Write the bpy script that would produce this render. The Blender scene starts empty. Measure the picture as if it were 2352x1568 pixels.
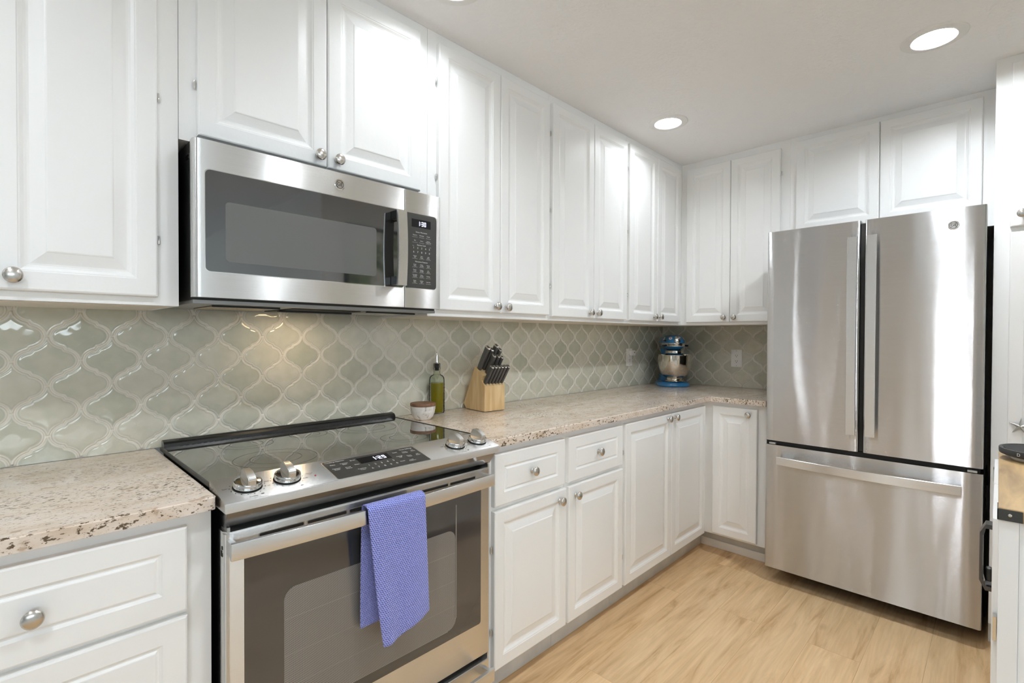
import bpy, bmesh, math, random
import numpy as np
from mathutils import Vector, Matrix
random.seed(7)
rng = np.random.default_rng(5)
PI = math.pi
sc = bpy.context.scene
COL = sc.collection
# ------------------------------------------------------------------ camera
yaw, pitch, roll = math.radians(44.4801), math.radians(-0.6699), math.radians(0.2162)
F = Vector((math.cos(yaw)*math.cos(pitch), math.sin(yaw)*math.cos(pitch), math.sin(pitch)))
R = Vector((math.sin(yaw), -math.cos(yaw), 0.0)); U = R.cross(F)
R2 = R*math.cos(roll)+U*math.sin(roll); U2 = -R*math.sin(roll)+U*math.cos(roll)
cam_d = bpy.data.cameras.new('camera'); cam = bpy.data.objects.new('camera', cam_d); COL.objects.link(cam)
M = Matrix((R2, U2, -F)).transposed().to_4x4(); M.translation = (-0.3132, -1.8247, 1.2576)
cam.matrix_world = M
cam_d.sensor_width = 36.0; cam_d.lens = 36.0*1139.17/2352.0; cam_d.clip_start = 0.02
sc.camera = cam
# ------------------------------------------------------------------ view, world, daylight
vs = sc.view_settings
sc.display_settings.display_device = 'sRGB'
vs.view_transform = 'Standard'; vs.look = 'None'; vs.gamma = 1.0; vs.use_curve_mapping = False
vs.exposure = 0.28
sc.cycles.use_denoising = True
sc.cycles.max_bounces = 14; sc.cycles.diffuse_bounces = 12; sc.cycles.glossy_bounces = 6; sc.cycles.transmission_bounces = 10
sc.cycles.sample_clamp_indirect = 8.0; sc.cycles.caustics_reflective = False; sc.cycles.caustics_refractive = False
W = bpy.data.worlds.new('world'); sc.world = W; W.use_nodes = True
W.node_tree.nodes['Background'].inputs[0].default_value = (0.80, 0.92, 1.0, 1); W.node_tree.nodes['Background'].inputs[1].default_value = 8.6
LAMP_STRENGTH = 240.0
NEAR_LAMP_STRENGTH = 84.0
FRIDGE_LAMP_STRENGTH = 290.0
def area(name, loc, rot, sx, sy, energy, col=(1, 1, 1), portal=False):
    l = bpy.data.lights.new(name, 'AREA'); l.shape = 'RECTANGLE'; l.size = sx; l.size_y = sy; l.energy = energy; l.color = col
    l.cycles.is_portal = portal
    o = bpy.data.objects.new(name, l); o.location = loc; o.rotation_euler = rot; COL.objects.link(o); return o
area('daylight_portal', (-6.98, -1.03, 1.1), (0, -PI/2, 0), 2.1, 1.0, 1, portal=True)  # guides sky light through the added slit openings
area('daylight_portal', (-1.65, -6.48, 1.97), (PI/2, 0, 0), 4.1, .6, 1, portal=True)  # guides sky fill through the added high rear opening

# ------------------------------------------------------------------ node helpers
def mat(name):
    m = bpy.data.materials.new(name); m.use_nodes = True
    nt = m.node_tree; b = nt.nodes['Principled BSDF']
    return m, nt, b
def N(nt, t, **kw):
    n = nt.nodes.new(t)
    for k, v in kw.items():
        if k in n.inputs: n.inputs[k].default_value = v
        else: setattr(n, k, v)
    return n
def L(nt, a, b): nt.links.new(a, b)
def ramp(nt, stops, interp='LINEAR'):
    r = nt.nodes.new('ShaderNodeValToRGB'); r.color_ramp.interpolation = interp
    e = r.color_ramp.elements
    while len(e) < len(stops): e.new(0.5)
    for el, (p, c) in zip(e, stops):
        el.position = p; el.color = (c[0], c[1], c[2], 1) if not isinstance(c, (int, float)) else (c, c, c, 1)
    return r
def srgb(r, g, b):
    f = lambda v: (v/255/12.92) if v/255 <= .04045 else ((v/255+.055)/1.055)**2.4
    return (f(r), f(g), f(b))
def simple(name, col, rough=.4, metal=0.0, spec=.5, coat=0.0, emit=None, estr=0, noise=None, bump=None, trans=0, ior=None):
    m, nt, b = mat(name)
    b.inputs['Base Color'].default_value = (*col, 1); b.inputs['Roughness'].default_value = rough; b.inputs['Metallic'].default_value = metal
    b.inputs['Specular IOR Level'].default_value = spec; b.inputs['Coat Weight'].default_value = coat
    if ior: b.inputs['IOR'].default_value = ior
    if trans: b.inputs['Transmission Weight'].default_value = trans
    if emit: b.inputs['Emission Color'].default_value = (*emit, 1); b.inputs['Emission Strength'].default_value = estr
    if noise:
        tc = N(nt, 'ShaderNodeTexCoord'); n = N(nt, 'ShaderNodeTexNoise', Scale=noise[0], Detail=4.0)
        L(nt, tc.outputs['Object'], n.inputs['Vector'])
        r = ramp(nt, [(.3, tuple(c*(1-noise[1]) for c in col)), (.7, tuple(min(1, c*(1+noise[1])) for c in col))])
        L(nt, n.outputs['Fac'], r.inputs[0]); L(nt, r.outputs[0], b.inputs['Base Color'])
    if bump:
        tc = N(nt, 'ShaderNodeTexCoord'); n = N(nt, 'ShaderNodeTexNoise', Scale=bump[0], Detail=bump[2] if len(bump) > 2 else 3.0)
        L(nt, tc.outputs['Object'], n.inputs['Vector'])
        bp = N(nt, 'ShaderNodeBump', Strength=bump[1], Distance=.01); L(nt, n.outputs['Fac'], bp.inputs['Height']); L(nt, bp.outputs[0], b.inputs['Normal'])
    return m
# ------------------------------------------------------------------ materials
MT = {}
MT['paint'] = simple('white_cabinet_paint', (.88, .88, .872), .38, bump=(60, .03))
MT['wall'] = simple('white_wall_paint', (.82, .815, .80), .6, bump=(90, .15))
MT['ceil'] = simple('ceiling_texture_paint', (.90, .905, .92), .85, bump=(70, .35, 5.0))
MT['bounce_floor'] = simple('pale_bounce_floor', (.70, .69, .67), .9)  # added pale surface, bounces neutral light up to the ceiling
MT['raw'] = simple('cabinet_underside', (.76, .70, .60), .5)
MT['nickel'] = simple('satin_nickel', (.60, .57, .53), .27, 1.0)
MT['chrome'] = simple('polished_chrome', (.75, .74, .72), .09, 1.0)
MT['black'] = simple('black_plastic', (.012, .012, .012), .3)
MT['matte_black'] = simple('matte_black', (.010, .009, .008), .6)
MT['bracket'] = simple('black_bracket_metal', (.045, .045, .042), .5, bump=(300, .1))
MT['dark_glass'] = simple('dark_glass', (.044, .045, .047), .06, spec=.9, coat=.6)
MT['cooktop'] = simple('ceramic_cooktop_glass', (.022, .021, .019), .035, spec=1.0, coat=1.0)
MT['mw_glass'] = simple('microwave_door_glass', (.016, .016, .016), .05, spec=.9, coat=1.0, ior=1.75)
MT['panel_grey'] = simple('dark_grey_panel', (.045, .044, .041), .3)
MT['print'] = simple('white_printing', (.75, .75, .73), .5)
MT['print_dark'] = simple('dark_printing', (.05, .05, .05), .5)
MT['red'] = simple('red_indicator', (.35, .02, .02), .3)
MT['display'] = simple('black_display', (.006, .006, .008), .15)
MT['digit'] = simple('lit_digits', (.5, .5, .8), .5, emit=(.75, .78, 1.0), estr=2.2)
MT['rack'] = simple('oven_rack_line', (.26, .25, .23), .4)
MT['ltgrey'] = simple('light_grey_plastic', (.55, .55, .53), .4)
MT['grey_under'] = simple('grey_painted_steel', (.30, .30, .30), .35, .6)
MT['lamp'] = simple('lit_lamp', (1, 1, 1), .5, emit=(.88, .945, 1.0), estr=LAMP_STRENGTH)
MT['lamp_fridge'] = simple('lit_lamp_bright', (1, 1, 1), .5, emit=(.88, .945, 1.0), estr=FRIDGE_LAMP_STRENGTH)
MT['lamp_near'] = simple('lit_lamp_dimmer', (1, 1, 1), .5, emit=(.88, .945, 1.0), estr=NEAR_LAMP_STRENGTH)
MT['hoodlamp'] = simple('lit_hood_lamp', (1, 1, 1), .5, emit=(1.0, .74, .45), estr=32)
MT['trimwhite'] = simple('white_lamp_trim', (.82, .82, .81), .5)
MT['outlet'] = simple('white_outlet_plastic', (.90, .89, .87), .3)
MT['oil'] = simple('olive_oil', (.25, .19, .004), .05, spec=.6)
m, nt, b = mat('clear_glass'); MT['glass'] = m
nt.nodes.remove(b); tb = N(nt, 'ShaderNodeBsdfTransparent'); tb.inputs[0].default_value = (.93, .95, .92, 1); gb = N(nt, 'ShaderNodeBsdfGlossy'); gb.inputs['Roughness'].default_value = .03
fr = N(nt, 'ShaderNodeLayerWeight'); fr.inputs[0].default_value = .10; mxs = N(nt, 'ShaderNodeMixShader'); L(nt, fr.outputs['Fresnel'], mxs.inputs[0]); L(nt, tb.outputs[0], mxs.inputs[1]); L(nt, gb.outputs[0], mxs.inputs[2]); L(nt, mxs.outputs[0], nt.nodes['Material Output'].inputs[0])
MT['blue'] = simple('sky_blue_enamel', srgb(38, 120, 178), .12, coat=.8)
MT['petal'] = simple('white_daisy_paint', (.85, .85, .83), .4)
MT['pink'] = simple('pink_daisy_centre', (.45, .10, .16), .4)
MT['steelbowl'] = simple('polished_bowl_steel', (.70, .65, .57), .10, 1.0)
MT['gunmetal'] = simple('gunmetal', (.10, .10, .105), .25, .9)
MT['silver'] = simple('silver_cast', (.55, .55, .54), .3, 1.0)
MT['handle_dark'] = simple('graphite_knife_handle', (.10, .096, .09), .36, .3)
MT['handle_cap'] = simple('steel_knife_cap', (.72, .72, .72), .25, 1.0)
MT['wood_lid'] = simple('acacia_lid', srgb(128, 92, 66), .5, noise=(60, .3))
MT['foil'] = simple('warm_filter_mesh', (.55, .44, .27), .4, .7)
MT['kick'] = simple('toe_kick_paint', (.62, .63, .63), .5, noise=(14, .08))
MT['rubber'] = simple('ribbed_black_rubber', (.03, .03, .03), .45)
MT['cord'] = simple('cord', (.05, .045, .04), .5)

def steel(name, base, rough, aniso, wav=0.0, wscale=(2, 6, .5), rot=0.0, brush=0.0):
    m, nt, b = mat(name)
    b.inputs['Base Color'].default_value = (*base, 1); b.inputs['Metallic'].default_value = 1.0
    b.inputs['Roughness'].default_value = rough; b.inputs['Anisotropic'].default_value = aniso; b.inputs['Anisotropic Rotation'].default_value = rot
    t = N(nt, 'ShaderNodeTangent', direction_type='UV_MAP', uv_map='UVMap'); L(nt, t.outputs[0], b.inputs['Tangent'])
    uv = N(nt, 'ShaderNodeUVMap', uv_map='UVMap'); mp = N(nt, 'ShaderNodeMapping'); mp.inputs['Scale'].default_value = (6, 900, 1)
    L(nt, uv.outputs[0], mp.inputs['Vector']); n = N(nt, 'ShaderNodeTexNoise', Scale=1.0, Detail=3.0); L(nt, mp.outputs[0], n.inputs['Vector'])
    r = ramp(nt, [(.3, tuple(c*.95 for c in base)), (.7, tuple(min(1, c*1.04) for c in base))]); L(nt, n.outputs['Fac'], r.inputs[0]); L(nt, r.outputs[0], b.inputs['Base Color'])
    if wav:
        tc = N(nt, 'ShaderNodeTexCoord'); m2 = N(nt, 'ShaderNodeMapping'); m2.inputs['Scale'].default_value = wscale
        L(nt, tc.outputs['Object'], m2.inputs['Vector']); n2 = N(nt, 'ShaderNodeTexNoise', Scale=1.0, Detail=1.0, Distortion=.3); L(nt, m2.outputs[0], n2.inputs['Vector'])
        bp = N(nt, 'ShaderNodeBump', Strength=1.0, Distance=wav); L(nt, n2.outputs['Fac'], bp.inputs['Height']); L(nt, bp.outputs[0], b.inputs['Normal'])
    if brush:
        tc = N(nt, 'ShaderNodeTexCoord'); m3 = N(nt, 'ShaderNodeMapping'); m3.inputs['Scale'].default_value = (9000, 9000, 90000)
        L(nt, tc.outputs['Object'], m3.inputs['Vector']); n3 = N(nt, 'ShaderNodeTexWhiteNoise'); L(nt, m3.outputs[0], n3.inputs['Vector'])
        ma = N(nt, 'ShaderNodeMath', operation='MULTIPLY_ADD'); L(nt, n3.outputs['Value'], ma.inputs[0]); ma.inputs[1].default_value = brush; ma.inputs[2].default_value = -brush*.5
        cx_ = N(nt, 'ShaderNodeCombineXYZ'); L(nt, ma.outputs[0], cx_.inputs[2]); va_ = N(nt, 'ShaderNodeVectorMath', operation='ADD'); L(nt, cx_.outputs[0], va_.inputs[1])
        if wav: L(nt, bp.outputs[0], va_.inputs[0])
        else: ge = N(nt, 'ShaderNodeNewGeometry'); L(nt, ge.outputs['Normal'], va_.inputs[0])
        vn = N(nt, 'ShaderNodeVectorMath', operation='NORMALIZE'); L(nt, va_.outputs[0], vn.inputs[0]); L(nt, vn.outputs[0], b.inputs['Normal'])
    return m
MT['steel'] = steel('brushed_stainless', (.74, .735, .725), .27, .8, rot=.25, brush=.45)
MT['steel_fridge'] = steel('brushed_fridge_stainless', (.61, .61, .615), .16, .9, .005, (1, 6.0, .8), .25, brush=.9)
MT['steel_plain'] = steel('satin_stainless', (.66, .65, .63), .36, .4)
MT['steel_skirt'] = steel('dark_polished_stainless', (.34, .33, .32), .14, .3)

# granite
m, nt, b = mat('speckled_beige_granite'); MT['granite'] = m
tc = N(nt, 'ShaderNodeTexCoord')
mpg = N(nt, 'ShaderNodeMapping'); mpg.inputs['Scale'].default_value = (.6, 1.25, 1.0); mpg.inputs['Rotation'].default_value = (0, 0, .35)
L(nt, tc.outputs['Object'], mpg.inputs['Vector']); V = mpg.outputs[0]
n1 = N(nt, 'ShaderNodeTexNoise', Scale=22.0, Detail=5.0, Roughness=.6); L(nt, V, n1.inputs['Vector'])
r1 = ramp(nt, [(.30, srgb(208, 189, 168)), (.44, srgb(221, 205, 189)), (.60, srgb(229, 216, 204)), (.75, srgb(216, 208, 200))]); L(nt, n1.outputs['Fac'], r1.inputs[0])
n2 = N(nt, 'ShaderNodeTexNoise', Scale=135.0, Detail=4.0, Roughness=.62); L(nt, V, n2.inputs['Vector'])
n2b = N(nt, 'ShaderNodeTexNoise', Scale=6.0, Detail=2.0); L(nt, V, n2b.inputs['Vector'])
mul = N(nt, 'ShaderNodeMath', operation='MULTIPLY_ADD'); L(nt, n2b.outputs['Fac'], mul.inputs[0]); mul.inputs[1].default_value = .30; L(nt, n2.outputs['Fac'], mul.inputs[2])
r2 = ramp(nt, [(.75, 0.0), (.80, 1.0)])
ge = N(nt, 'ShaderNodeNewGeometry'); sx_ = N(nt, 'ShaderNodeSeparateXYZ'); L(nt, ge.outputs['Normal'], sx_.inputs[0]); ml_ = N(nt, 'ShaderNodeMath', operation='MULTIPLY_ADD'); L(nt, sx_.outputs[2], ml_.inputs[0]); ml_.inputs[1].default_value = -.03; ml_.inputs[2].default_value = .03
sm_ = N(nt, 'ShaderNodeMath', operation='ADD'); L(nt, mul.outputs[0], sm_.inputs[0]); L(nt, ml_.outputs[0], sm_.inputs[1]); L(nt, sm_.outputs[0], r2.inputs[0])
mx = N(nt, 'ShaderNodeMix', data_type='RGBA'); L(nt, r2.outputs[0], mx.inputs[0]); L(nt, r1.outputs[0], mx.inputs[6]); mx.inputs[7].default_value = (*srgb(96, 78, 58), 1)
n3 = N(nt, 'ShaderNodeTexNoise', Scale=60.0, Detail=3.0, Roughness=.5); L(nt, V, n3.inputs['Vector'])
r3 = ramp(nt, [(.30, 1.0), (.38, 0.0)]); L(nt, n3.outputs['Fac'], r3.inputs[0])
m3f = N(nt, 'ShaderNodeMath', operation='MULTIPLY'); L(nt, r3.outputs[0], m3f.inputs[0]); m3f.inputs[1].default_value = .55
mx2 = N(nt, 'ShaderNodeMix', data_type='RGBA'); L(nt, m3f.outputs[0], mx2.inputs[0]); L(nt, mx.outputs[2], mx2.inputs[6]); mx2.inputs[7].default_value = (*srgb(160, 128, 92), 1)
n4 = N(nt, 'ShaderNodeTexNoise', Scale=290.0, Detail=2.0); L(nt, V, n4.inputs['Vector']); r4 = ramp(nt, [(.64, 0.0), (.70, .75)]); L(nt, n4.outputs['Fac'], r4.inputs[0])
mx3 = N(nt, 'ShaderNodeMix', data_type='RGBA'); L(nt, r4.outputs[0], mx3.inputs[0]); L(nt, mx2.outputs[2], mx3.inputs[6]); mx3.inputs[7].default_value = (*srgb(128, 108, 84), 1)
L(nt, mx3.outputs[2], b.inputs['Base Color']); b.inputs['Roughness'].default_value = .14; b.inputs['Specular IOR Level'].default_value = .6

# plank floor
m, nt, b = mat('light_oak_planks'); MT['floor'] = m
tc = N(nt, 'ShaderNodeTexCoord')
br = N(nt, 'ShaderNodeTexBrick', offset=.37, squash=1.0); br.inputs['Scale'].default_value = 1.0; br.inputs['Brick Width'].default_value = 1.22; br.inputs['Row Height'].default_value = .182
br.inputs['Mortar Size'].default_value = .0011; br.inputs['Mortar Smooth'].default_value = .3; br.inputs['Color1'].default_value = (0, 0, 0, 1); br.inputs['Color2'].default_value = (1, 1, 1, 1); br.inputs['Mortar'].default_value = (.5, .5, .5, 1)
L(nt, tc.outputs['Object'], br.inputs['Vector'])
off = N(nt, 'ShaderNodeMixRGB', blend_type='ADD'); off.inputs[0].default_value = 1.0
sclr = N(nt, 'ShaderNodeVectorMath', operation='SCALE'); L(nt, br.outputs['Color'], sclr.inputs[0]); sclr.inputs['Scale'].default_value = 7.3
va = N(nt, 'ShaderNodeVectorMath', operation='ADD'); L(nt, tc.outputs['Object'], va.inputs[0]); L(nt, sclr.outputs[0], va.inputs[1])
mp = N(nt, 'ShaderNodeMapping'); mp.inputs['Scale'].default_value = (1.1, 9.0, 1); L(nt, va.outputs[0], mp.inputs['Vector'])
g1 = N(nt, 'ShaderNodeTexNoise', Scale=2.2, Detail=6.0, Roughness=.62, Distortion=.7); L(nt, mp.outputs[0], g1.inputs['Vector'])
mp2 = N(nt, 'ShaderNodeMapping'); mp2.inputs['Scale'].default_value = (3.0, 110.0, 1); L(nt, va.outputs[0], mp2.inputs['Vector'])
g2 = N(nt, 'ShaderNodeTexNoise', Scale=1.0, Detail=3.0); L(nt, mp2.outputs[0], g2.inputs['Vector'])
rf = ramp(nt, [(.28, srgb(180, 139, 93)), (.45, srgb(216, 181, 136)), (.60, srgb(229, 196, 152)), (.8, srgb(234, 204, 162))]); L(nt, g1.outputs['Fac'], rf.inputs[0])
rg = ramp(nt, [(.3, .86), (.6, 1.0)]); L(nt, g2.outputs['Fac'], rg.inputs[0])
mm = N(nt, 'ShaderNodeMixRGB', blend_type='MULTIPLY'); mm.inputs[0].default_value = .7; L(nt, rf.outputs[0], mm.inputs[1]); L(nt, rg.outputs[0], mm.inputs[2])
rt = ramp(nt, [(0, .93), (1, 1.05)]); L(nt, br.outputs['Color'], rt.inputs[0])
mm2 = N(nt, 'ShaderNodeMixRGB', blend_type='MULTIPLY'); mm2.inputs[0].default_value = 1.0; L(nt, mm.outputs[0], mm2.inputs[1]); L(nt, rt.outputs[0], mm2.inputs[2])
# knots
kn = N(nt, 'ShaderNodeTexVoronoi', feature='F1'); kn.inputs['Scale'].default_value = 2.1; mpk = N(nt, 'ShaderNodeMapping'); mpk.inputs['Scale'].default_value = (1.0, 2.2, 1); L(nt, va.outputs[0], mpk.inputs['Vector']); L(nt, mpk.outputs[0], kn.inputs['Vector'])
rk = ramp(nt, [(.02, .55), (.10, 0.0)]); L(nt, kn.outputs['Distance'], rk.inputs[0])
mk = N(nt, 'ShaderNodeMix', data_type='RGBA'); L(nt, rk.outputs[0], mk.inputs[0]); L(nt, mm2.outputs[0], mk.inputs[6]); mk.inputs[7].default_value = (*srgb(150, 105, 62), 1)
mo = N(nt, 'ShaderNodeMix', data_type='RGBA'); mof = N(nt, 'ShaderNodeMath', operation='MULTIPLY'); L(nt, br.outputs['Fac'], mof.inputs[0]); mof.inputs[1].default_value = .35
L(nt, mof.outputs[0], mo.inputs[0]); L(nt, mk.outputs[2], mo.inputs[6]); mo.inputs[7].default_value = (*srgb(140, 100, 62), 1)
L(nt, mo.outputs[2], b.inputs['Base Color']); b.inputs['Roughness'].default_value = .42

# glazed arabesque tile (edge and tint are stored per vertex of the tile mesh)
m, nt, b = mat('sage_glazed_tile'); MT['tile'] = m
at = N(nt, 'ShaderNodeAttribute', attribute_name='edge'); ti = N(nt, 'ShaderNodeAttribute', attribute_name='tint')
tc = N(nt, 'ShaderNodeTexCoord'); nz = N(nt, 'ShaderNodeTexNoise', Scale=26.0, Detail=3.0); L(nt, tc.outputs['Object'], nz.inputs['Vector'])
ad = N(nt, 'ShaderNodeMath', operation='MULTIPLY_ADD'); L(nt, nz.outputs['Fac'], ad.inputs[0]); ad.inputs[1].default_value = .7; L(nt, ti.outputs['Fac'], ad.inputs[2])
rti = ramp(nt, [(.25, srgb(190, 192, 175)), (.75, srgb(212, 210, 194)), (1.1, srgb(222, 218, 204))]); L(nt, ad.outputs[0], rti.inputs[0])
re = ramp(nt, [(0.0, srgb(234, 228, 217)), (.10, srgb(234, 228, 217)), (.17, srgb(224, 221, 208)), (.42, srgb(231, 228, 217)), (1.0, (0, 0, 0))]); L(nt, at.outputs['Fac'], re.inputs[0])
rf_ = ramp(nt, [(.32, 0.0), (.80, 1.0)]); L(nt, at.outputs['Fac'], rf_.inputs[0])
mx = N(nt, 'ShaderNodeMix', data_type='RGBA'); L(nt, rf_.outputs[0], mx.inputs[0]); L(nt, re.outputs[0], mx.inputs[6]); L(nt, rti.outputs[0], mx.inputs[7])
L(nt, mx.outputs[2], b.inputs['Base Color'])
rr = ramp(nt, [(.08, .6), (.16, .07)]); L(nt, at.outputs['Fac'], rr.inputs[0]); L(nt, rr.outputs[0], b.inputs['Roughness'])
nb = N(nt, 'ShaderNodeTexNoise', Scale=16.0, Detail=2.0); L(nt, tc.outputs['Object'], nb.inputs['Vector'])
bp = N(nt, 'ShaderNodeBump', Strength=.25, Distance=.004); L(nt, nb.outputs['Fac'], bp.inputs['Height']); L(nt, bp.outputs[0], b.inputs['Normal'])
b.inputs['Coat Weight'].default_value = .3; b.inputs['Coat Roughness'].default_value = .04

# woods
def wood(name, dark, light, sc_=(40, 6, 6), rough=.45):
    m, nt, b = mat(name); tc = N(nt, 'ShaderNodeTexCoord'); mp = N(nt, 'ShaderNodeMapping'); mp.inputs['Scale'].default_value = sc_
    L(nt, tc.outputs['Object'], mp.inputs['Vector']); n = N(nt, 'ShaderNodeTexNoise', Scale=1.0, Detail=5.0, Distortion=.5); L(nt, mp.outputs[0], n.inputs['Vector'])
    r = ramp(nt, [(.3, dark), (.65, light)]); L(nt, n.outputs['Fac'], r.inputs[0]); L(nt, r.outputs[0], b.inputs['Base Color']); b.inputs['Roughness'].default_value = rough
    return m
MT['blockwood'] = wood('pale_maple', srgb(205, 168, 115), srgb(232, 204, 156), (38, 38, 5))
MT['cartwood'] = wood('butcher_block', srgb(150, 122, 88), srgb(205, 172, 124), (4, 26, 26))
# marble bowl
m, nt, b = mat('white_marble'); MT['marble'] = m
tc = N(nt, 'ShaderNodeTexCoord'); n = N(nt, 'ShaderNodeTexNoise', Scale=38.0, Detail=6.0, Distortion=1.2); L(nt, tc.outputs['Object'], n.inputs['Vector'])
r = ramp(nt, [(.30, srgb(150, 142, 134)), (.42, srgb(226, 222, 216)), (.7, srgb(240, 238, 234))]); L(nt, n.outputs['Fac'], r.inputs[0]); L(nt, r.outputs[0], b.inputs['Base Color']); b.inputs['Roughness'].default_value = .35
# towel knit
m, nt, b = mat('periwinkle_knit'); MT['towel'] = m
uv = N(nt, 'ShaderNodeUVMap', uv_map='UVMap')
bk = N(nt, 'ShaderNodeTexBrick', offset=.5); bk.inputs['Scale'].default_value = 1.0; bk.inputs['Brick Width'].default_value = .0066; bk.inputs['Row Height'].default_value = .0044; bk.inputs['Mortar Size'].default_value = .0011; bk.inputs['Mortar Smooth'].default_value = 1.0
sk = N(nt, 'ShaderNodeMapping'); sk.inputs['Rotation'].default_value = (0, 0, .12); L(nt, uv.outputs[0], sk.inputs['Vector']); L(nt, sk.outputs[0], bk.inputs['Vector'])
vo = N(nt, 'ShaderNodeTexVoronoi', feature='F1'); vo.inputs['Scale'].default_value = 1.0; vo.inputs['Randomness'].default_value = .12
ms = N(nt, 'ShaderNodeMapping'); ms.inputs['Scale'].default_value = (165, 200, 1); L(nt, sk.outputs[0], ms.inputs['Vector'])
# shear alternate rows so the stitches stagger
sep = N(nt, 'ShaderNodeSeparateXYZ'); L(nt, ms.outputs[0], sep.inputs[0]); hf = N(nt, 'ShaderNodeMath', operation='MULTIPLY_ADD'); L(nt, sep.outputs[1], hf.inputs[0]); hf.inputs[1].default_value = .5; L(nt, sep.outputs[0], hf.inputs[2])
cmb = N(nt, 'ShaderNodeCombineXYZ'); L(nt, hf.outputs[0], cmb.inputs[0]); L(nt, sep.outputs[1], cmb.inputs[1]); L(nt, cmb.outputs[0], vo.inputs['Vector'])
rv = ramp(nt, [(.14, srgb(66, 70, 146)), (.30, srgb(130, 138, 216)), (.6, srgb(166, 173, 246))]); L(nt, vo.outputs['Distance'], rv.inputs[0]); L(nt, rv.outputs[0], b.inputs['Base Color'])  # shade of the stitch holes is put into the colour
rh = ramp(nt, [(.05, 0.0), (.4, 1.0)]); L(nt, vo.outputs['Distance'], rh.inputs[0])
bp = N(nt, 'ShaderNodeBump', Strength=.9, Distance=.003); L(nt, rh.outputs[0], bp.inputs['Height']); L(nt, bp.outputs[0], b.inputs['Normal']); b.inputs['Roughness'].default_value = .9; b.inputs['Sheen Weight'].default_value = .3
# perforated window screens
def perforated(name, dark, light, s, rough):
    m, nt, b = mat(name); tc = N(nt, 'ShaderNodeTexCoord'); vo = N(nt, 'ShaderNodeTexVoronoi', feature='F1'); vo.inputs['Randomness'].default_value = 0.0; vo.inputs['Scale'].default_value = s
    mp = N(nt, 'ShaderNodeMapping'); mp.inputs['Rotation'].default_value = (0, PI/4, 0); L(nt, tc.outputs['Object'], mp.inputs['Vector']); L(nt, mp.outputs[0], vo.inputs['Vector'])
    r = ramp(nt, [(.30, dark), (.42, light)]); L(nt, vo.outputs['Distance'], r.inputs[0]); L(nt, r.outputs[0], b.inputs['Base Color']); b.inputs['Roughness'].default_value = rough; b.inputs['Coat Weight'].default_value = .8; b.inputs['Coat Roughness'].default_value = .05
    return m
MT['oven_screen'] = perforated('oven_window_screen', (.050, .047, .043), (.27, .255, .24), 330, .4)
MT['mw_screen'] = perforated('microwave_window_screen', (.06, .06, .058), (.13, .13, .127), 420, .25)
MT['filter'] = perforated('aluminium_filter_mesh', (.12, .11, .10), (.5, .48, .45), 260, .4)
# slatted filter
m, nt, b = mat('slatted_warm_filter'); MT['slats'] = m
tc = N(nt, 'ShaderNodeTexCoord'); wv = N(nt, 'ShaderNodeTexWave', bands_direction='X'); wv.inputs['Scale'].default_value = 38.0; L(nt, tc.outputs['Object'], wv.inputs['Vector'])
r = ramp(nt, [(.35, (.10, .07, .03)), (.6, (.72, .58, .36))]); L(nt, wv.outputs['Color'], r.inputs[0]); L(nt, r.outputs[0], b.inputs['Base Color']); b.inputs['Roughness'].default_value = .35; b.inputs['Metallic'].default_value = .5
# abstract art
m, nt, b = mat('abstract_botanical_print'); MT['art'] = m
tc = N(nt, 'ShaderNodeTexCoord'); n = N(nt, 'ShaderNodeTexNoise', Scale=4.0, Detail=3.0, Distortion=2.0); L(nt, tc.outputs['Object'], n.inputs['Vector'])
r = ramp(nt, [(.3, (.05, .08, .05)), (.45, (.25, .3, .18)), (.55, (.6, .58, .5)), (.7, (.75, .73, .68))]); L(nt, n.outputs['Fac'], r.inputs[0]); L(nt, r.outputs[0], b.inputs['Base Color'])

# ------------------------------------------------------------------ mesh helpers
def box(bm, x0, x1, y0, y1, z0, z1, bev=0.0, seg=2):
    xs, ys, zs = sorted((x0, x1)), sorted((y0, y1)), sorted((z0, z1))
    v = [bm.verts.new((x, y, z)) for x in xs for y in ys for z in zs]
    q = [(0, 1, 3, 2), (4, 6, 7, 5), (0, 4, 5, 1), (2, 3, 7, 6), (0, 2, 6, 4), (1, 5, 7, 3)]
    fs = [bm.faces.new([v[i] for i in f]) for f in q]
    if bev > 0:
        es = list({e for f in fs for e in f.edges})
        bmesh.ops.bevel(bm, geom=es, offset=bev, segments=seg, profile=.5, affect='EDGES')
    return bm
def BM(): return bmesh.new()
def B(*a, **k): return box(BM(), *a, **k)
def prism(bm, pts, fn, d0, d1, bev=0.0, seg=2, bev_cap=None):
    """polygon pts (a,b) extruded from d0 to d1; fn(a,b,d) -> xyz"""
    lo = [bm.verts.new(fn(a, b, d0)) for a, b in pts]; hi = [bm.verts.new(fn(a, b, d1)) for a, b in pts]
    n = len(pts); fl = [bm.faces.new(lo), bm.faces.new(hi)]
    for i in range(n): fl.append(bm.faces.new((lo[i], lo[(i+1) % n], hi[(i+1) % n], hi[i])))
    if bev > 0: bmesh.ops.bevel(bm, geom=list({e for f in fl for e in f.edges}) if bev_cap is None else list(fl[bev_cap].edges), offset=bev, segments=seg, affect='EDGES')
    return bm
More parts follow.
